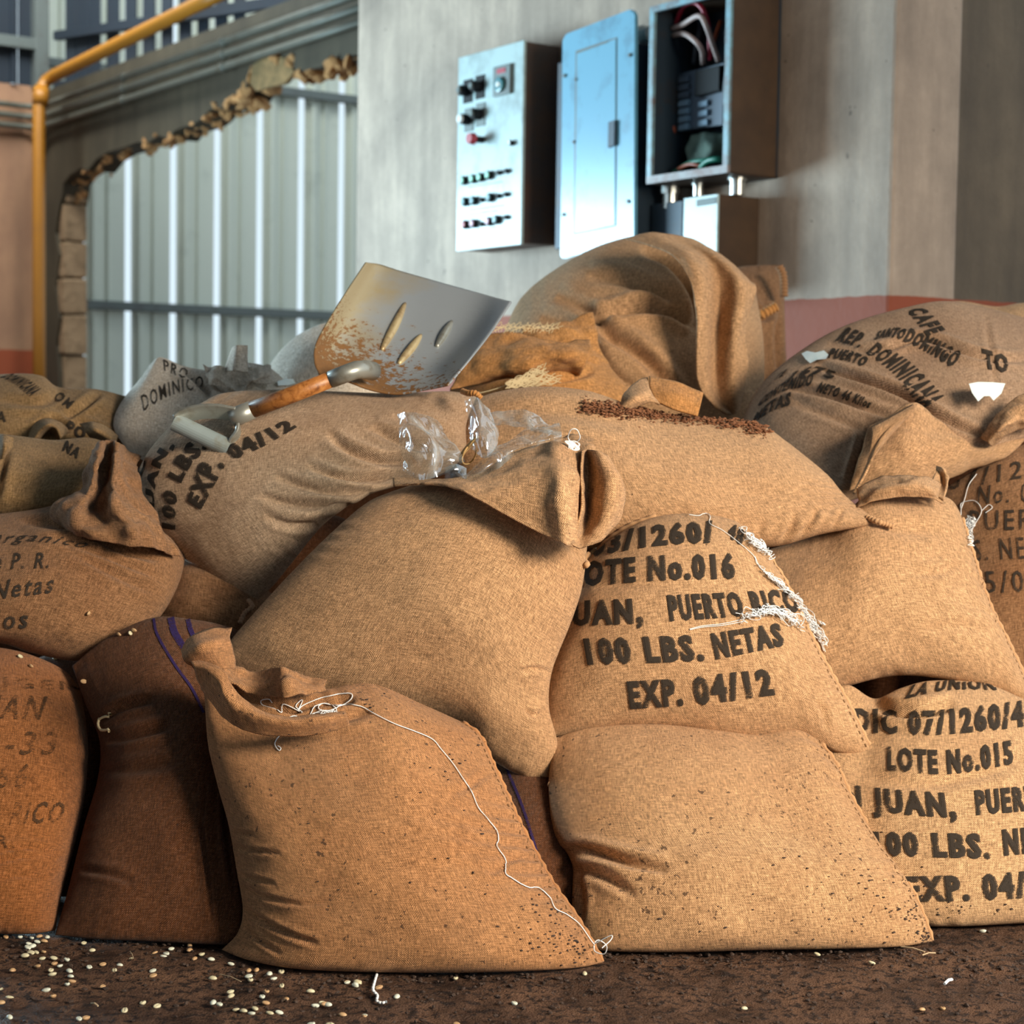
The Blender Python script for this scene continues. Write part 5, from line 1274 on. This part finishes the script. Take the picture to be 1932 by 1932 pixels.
Hp = lambda x, y, dd=0: P(x, y, dep(x)+dd)
bm = bmesh.new(); tube_bm(bm, [Hp(470, 775), Hp(550, 745), Hp(629, 714)], [.0150, .0146, .0142], 18); keep(bm_obj('shaft', bm, WOOD, smooth=True), sh)
bm = bmesh.new(); tube_bm(bm, [Hp(624, 716), Hp(655, 704), Hp(672, 698, .01), Hp(686, 697, .035), Hp(702, 700, .08)], [.0152, .0155, .0158, .0160, .0170], 18); keep(bm_obj('socket', bm, CST, smooth=True), sh)
bm = bmesh.new(); tube_bm(bm, [Hp(438, 790), Hp(452, 783), Hp(476, 773)], [.0165, .0168, .0160], 18); keep(bm_obj('grip_collar', bm, CST, smooth=True), sh)
bm = bmesh.new(); tube_bm(bm, [Hp(329, 796), Hp(380, 821), Hp(433, 846)], [.0158, .0160, .0158], 24, True)
g_ = keep(bm_obj('grip_bar', bm, GST, smooth=False), sh)
bm = bmesh.new(); tube_bm(bm, [Hp(431, 845, -.001), Hp(437, 848, -.004)], [.0105, .0105], 16); keep(bm_obj('bolt_hole', bm, BLACK), sh)
def strap(pts, wv, th, name):
    """flat steel arm: pixel path, half width vector"""
    q = [P(x, y, d) for x, y, d in catmull(np.array(pts, float), 26)]; bm = bmesh.new(); prev = None
    for i, p in enumerate(q):
        t = (q[min(i+1, 25)]-q[max(i-1, 0)]).normalized(); nrm = t.cross(Vector(wv)).normalized()
        r_ = [bm.verts.new(p + Vector(wv)*a + nrm*b_) for a, b_ in ((1, th), (-1, th), (-1, -th), (1, -th))]
        if prev:
            for k in range(4): bm.faces.new((prev[k], prev[(k+1) % 4], r_[(k+1) % 4], r_[k]))
        else: bm.faces.new(r_)
        prev = r_
    bm.faces.new(prev); bmesh.ops.bevel(bm, geom=list(bm.edges), offset=.0012, segments=1, affect='EDGES')
    return keep(bm_obj(name, bm, CST), sh)
strap([(446, 782, dep(446)), (410, 776, dep(410)-.004), (370, 778, dep(370)-.002), (340, 788, dep(340)), (329, 797, dep(329))], tuple(np.array((.0, -.012, .012))), .003, 'grip_arm')
strap([(446, 786, dep(446)), (450, 805, dep(446)), (448, 824, dep(440)), (438, 838, dep(436)), (433, 848, dep(433))], tuple(np.array((.0, -.012, .013))), .003, 'grip_arm')

# ------------------------------------------------------------------ scraps, husks, beans, crumbs
WPL = plain('white_plastic_scrap', (.80, .92, .93), .35, 0, .4, 60, (.55, .75, .72))
def scrap(poly, mat, label, lift=.004, onto=ALL, name='plastic_scrap'):
    bm = bmesh.new(); vs = []
    for x, y in poly:
        h = surf(onto, x, y, lift); vs.append(bm.verts.new(h))
    f = bm.faces.new(vs); r = bmesh.ops.extrude_face_region(bm, geom=[f])
    d = (CAM-vs[0].co).normalized()*.004
    bmesh.ops.translate(bm, verts=[v for v in r['geom'] if isinstance(v, bmesh.types.BMVert)], vec=d)
    bmesh.ops.triangulate(bm, faces=[f_ for f_ in bm.faces if len(f_.verts) > 4])
    o = bm_obj(name, bm, mat); tag(o, label, 'plastic scrap'); return o
scrap([(1514, 670), (1524, 665), (1540, 668), (1556, 664), (1564, 672), (1560, 680), (1544, 681), (1530, 688), (1521, 680)], WPL, 'crumpled white plastic scrap at the top left of the coffee sack')
scrap([(1824, 745), (1840, 742), (1866, 741), (1888, 745), (1880, 762), (1868, 776), (1862, 768), (1852, 768), (1842, 778), (1830, 762)], WPL, 'larger white plastic scrap by the folded mouth of the coffee sack', .03)
scrap([(520, 724), (535, 718), (556, 718), (560, 726), (540, 730), (522, 732)], WPL, 'pale blue-white scrap behind the shovel shaft', .006, [s10['bvh'], s18['bvh'], s17['bvh']])
def grains(name, pts, rmin, rmax, mat, flat=.6):
    bm0 = bmesh.new(); bmesh.ops.create_icosphere(bm0, subdivisions=1, radius=1)
    V0 = np.array([v.co for v in bm0.verts]); F0 = np.array([[v.index for v in f.verts] for f in bm0.faces]); bm0.free()
    vs, fs = [], []
    for i, p in enumerate(pts):
        q = V0*(1+RNG.uniform(-.25, .25, (len(V0), 1)))*RNG.uniform(rmin, rmax)*np.array([RNG.uniform(.8, 1.6), RNG.uniform(.7, 1.2), flat])
        a = RNG.uniform(0, 6.28); c_, s_ = math.cos(a), math.sin(a); q = q@np.array([[c_, s_, 0], [-s_, c_, 0], [0, 0, 1]])
        vs.append(q+np.array(p)); fs.append(F0+i*len(V0))
    return mesh_obj(name, np.vstack(vs), np.vstack(fs).tolist(), mat)
HUSK = plain('dried_husk', (.26, .105, .045), .9, 0, .9, 150, (.07, .03, .015))
pts = []
pth = catmull(np.array([(1100, 768), (1160, 775), (1230, 782), (1300, 788), (1370, 796), (1420, 806), (1445, 815)], float), 200)
for k in range(1500):
    x, y = pth[RNG.integers(0, 200)]; y += RNG.normal(0, 6.5); x += RNG.normal(0, 5)
    h = surf([s7['bvh']], x, y, RNG.uniform(0, .006))
    if h: pts.append(h)
o = grains('seed_husks', pts, .0015, .0036, HUSK); tag(o, 'reddish-brown seed husks spilt on top of the long plain sack', 'husks', kind='stuff')
CRUMB = plain('soil_crumb', (.06, .036, .026), .8, 0, .8, 60, (.012, .009, .009))
pts = []
for k in range(1300):
    px_ = RNG.uniform(-40, 1980); py_ = RNG.uniform(1745, 1950)
    if RNG.uniform() < .45: py_ = 1745 + abs(RNG.normal(0, 1))*30 + (90 if 420 < px_ < 1140 else 45 if px_ > 1140 else 20)
    p = floor_pt(px_, py_, 0); 
    if 420 < px_ < 1140 and py_ < 1815: continue
    if 1140 <= px_ < 1760 and py_ < 1786: continue
    pts.append((p.x, p.y, RNG.uniform(-.001, .002)))
o = grains('soil_crumbs', pts, .0009, .0036, CRUMB, .7); tag(o, 'dark soil crumbs scattered over the floor in front of the sacks', 'soil', kind='stuff')
pts = []
for (cx_, cy_, sx_, sy_, n_) in ((1030, 1735, 40, 30, 70), (1080, 1790, 26, 20, 50), (860, 1480, 40, 60, 14), (1720, 1720, 30, 30, 60), (1640, 1700, 60, 60, 40), (1450, 1690, 90, 50, 24), (1745, 1770, 10, 8, 40), (760, 1580, 120, 120, 24), (700, 1330, 20, 8, 12), (1860, 1715, 60, 8, 20)):
    for k in range(n_):
        h = surf(ALL, cx_+RNG.normal(0, sx_), cy_+RNG.normal(0, sy_), .0004)
        if h and h.y < 2.86: pts.append(h)
o = grains('soil_specks', pts, .0010, .0028, CRUMB, .5); tag(o, 'dark soil specks stuck to the lower corners of the front floor sacks', 'soil', kind='stuff')

BEAN = [plain('green_coffee_bean', (.62, .58, .40), .5, 0, .5, 90, (.42, .36, .22)), plain('tan_coffee_bean', (.52, .34, .18), .5, 0, .5, 90, (.36, .2, .1)), plain('pale_coffee_bean', (.66, .70, .60), .5, 0, .4, 90, (.45, .48, .40))]
def bean_mesh(mat):
    bm = bmesh.new(); bmesh.ops.create_uvsphere(bm, u_segments=16, v_segments=10, radius=1)
    for v in bm.verts:
        x, y, z = v.co
        if z > 0: z = z*.55 - .34*math.exp(-(y/.17)**2)*max(0, 1-abs(x)**3) ; z = max(z, -.1)
        v.co = Vector((x*.0056, y*.0040, z*.0034))
    me = bpy.data.meshes.new('coffee_bean'); bm.to_mesh(me); bm.free(); me.materials.append(mat)
    me.polygons.foreach_set('use_smooth', [True]*len(me.polygons)); return me
BM_ = [bean_mesh(m) for m in BEAN]
bz = [(30, 180), (105, 180), (165, 185), (205, 180), (245, 185), (150, 215), (170, 230), (195, 205), (230, 205), (145, 235), (160, 262), (190, 260), (228, 257), (130, 280), (220, 292), (280, 290), (348, 297), (283, 318), (312, 330), (195, 331), (265, 353), (272, 373), (362, 360), (368, 388), (375, 410), (350, 425), (240, 456), (277, 487), (52, 496), (12, 455), (5, 525), (437, 212), (480, 252), (465, 338), (535, 323), (623, 330), (595, 354), (688, 296), (795, 356), (797, 382), (535, 438), (648, 563), (743, 522), (818, 540), (411, 606), (448, 600), (805, 263), (865, 267), (852, 281), (892, 242), (988, 226), (988, 252), (1013, 296), (1050, 270), (1100, 299), (1203, 320), (1295, 357), (1336, 355), (1295, 385), (1304, 403), (1108, 398), (1200, 465), (1203, 490), (1110, 524), (1143, 530), (1228, 558), (1268, 568), (1310, 577), (1328, 552), (1388, 462), (1365, 490), (1385, 523), (1403, 375), (1425, 397), (1467, 434), (1465, 360), (1490, 507), (1455, 573), (1405, 575), (1617, 466), (1642, 537), (1682, 525), (1708, 536), (1808, 415), (1850, 432), (1863, 417), (1785, 589), (1898, 590), (1625, 634), (1718, 636), (50, 600), (65, 357)]
bl_ = [(x/2.76, 1700+y/2.76) for x, y in bz]
bl_ += [(340+x/2.3, 1180+y/2.3) for x, y in ((1195, 1525), (1755, 1507), (1450, 1633), (725, 1543), (770, 1545), (760, 1555), (862, 1565), (940, 1607), (628, 1640), (590, 1643), (800, 1690), (565, 1725), (650, 1728), (1200, 1725))]
bl_ += [(1380+x/2.47, 1150+y/2.47) for x, y in ((400, 1600), (888, 1860), (985, 1852), (60, 1855), (655, 1640), (1170, 1432+60))]
for k, (x, y) in enumerate(bl_):
    m = BM_[int(RNG.choice([0, 0, 1, 2, 2]))]
    o = link(bpy.data.objects.new('coffee_bean', m)); p = floor_pt(x, y, .003); o.location = (p.x, p.y, .0016)
    o.rotation_euler = (RNG.uniform(-.3, .3) + (math.pi if RNG.uniform() < .4 else 0), RNG.uniform(-.25, .25), RNG.uniform(0, 6.28)); s_ = RNG.uniform(.85, 1.12); o.scale = (s_, s_, s_)
    tag(o, 'pale unroasted coffee bean lying on the dark soil floor', 'coffee bean', 'coffee beans on the floor')
for k, (x, y) in enumerate([(38, 1240), (58, 1258), (75, 1240), (105, 1243), (226, 1198), (254, 1190), (247, 1196), (166, 1157), (160, 1286)]):
    h = surf(ALL, x, y, .002)
    if not h: continue
    o = link(bpy.data.objects.new('coffee_bean', BM_[1 if k % 3 else 0])); o.location = h; o.rotation_euler = (RNG.uniform(.5, 1.2), RNG.uniform(-.3, .3), RNG.uniform(0, 6.28))
    tag(o, 'tan coffee bean caught on the sacks at the left', 'coffee bean', 'coffee beans on the left sacks')
STR = plain('straw', (.50, .38, .24), .8)
for k, (a_, b_, r_) in enumerate((((1700, 1786), (1745, 1796), .0012), ((1740, 1802), (1765, 1798), .001), ((415, 1838), (455, 1852), .0006), ((1782, 1856), (1796, 1848), .0022), ((245, 1795), (252, 1808), .0006), ((172, 1893), (185, 1898), .0012))):
    bm = bmesh.new(); p, q = floor_pt(*a_, .005), floor_pt(*b_, .005); tube_bm(bm, [p, (p+q)/2+Vector((0, 0, .002)), q], r_, 6)
    o = bm_obj('straw', bm, STR if k != 3 else THR)
    tag(o, ['longest straw by the right tip of the plain floor sack', 'short straw beside the longer one near the right floor sack', 'thin straw on the soil left of the front sack', 'small white stub lying alone on the soil at lower right', 'hair-thin fibre on the soil before the striped sack', 'short bent straw at the lower left of the floor'][k], 'straw')
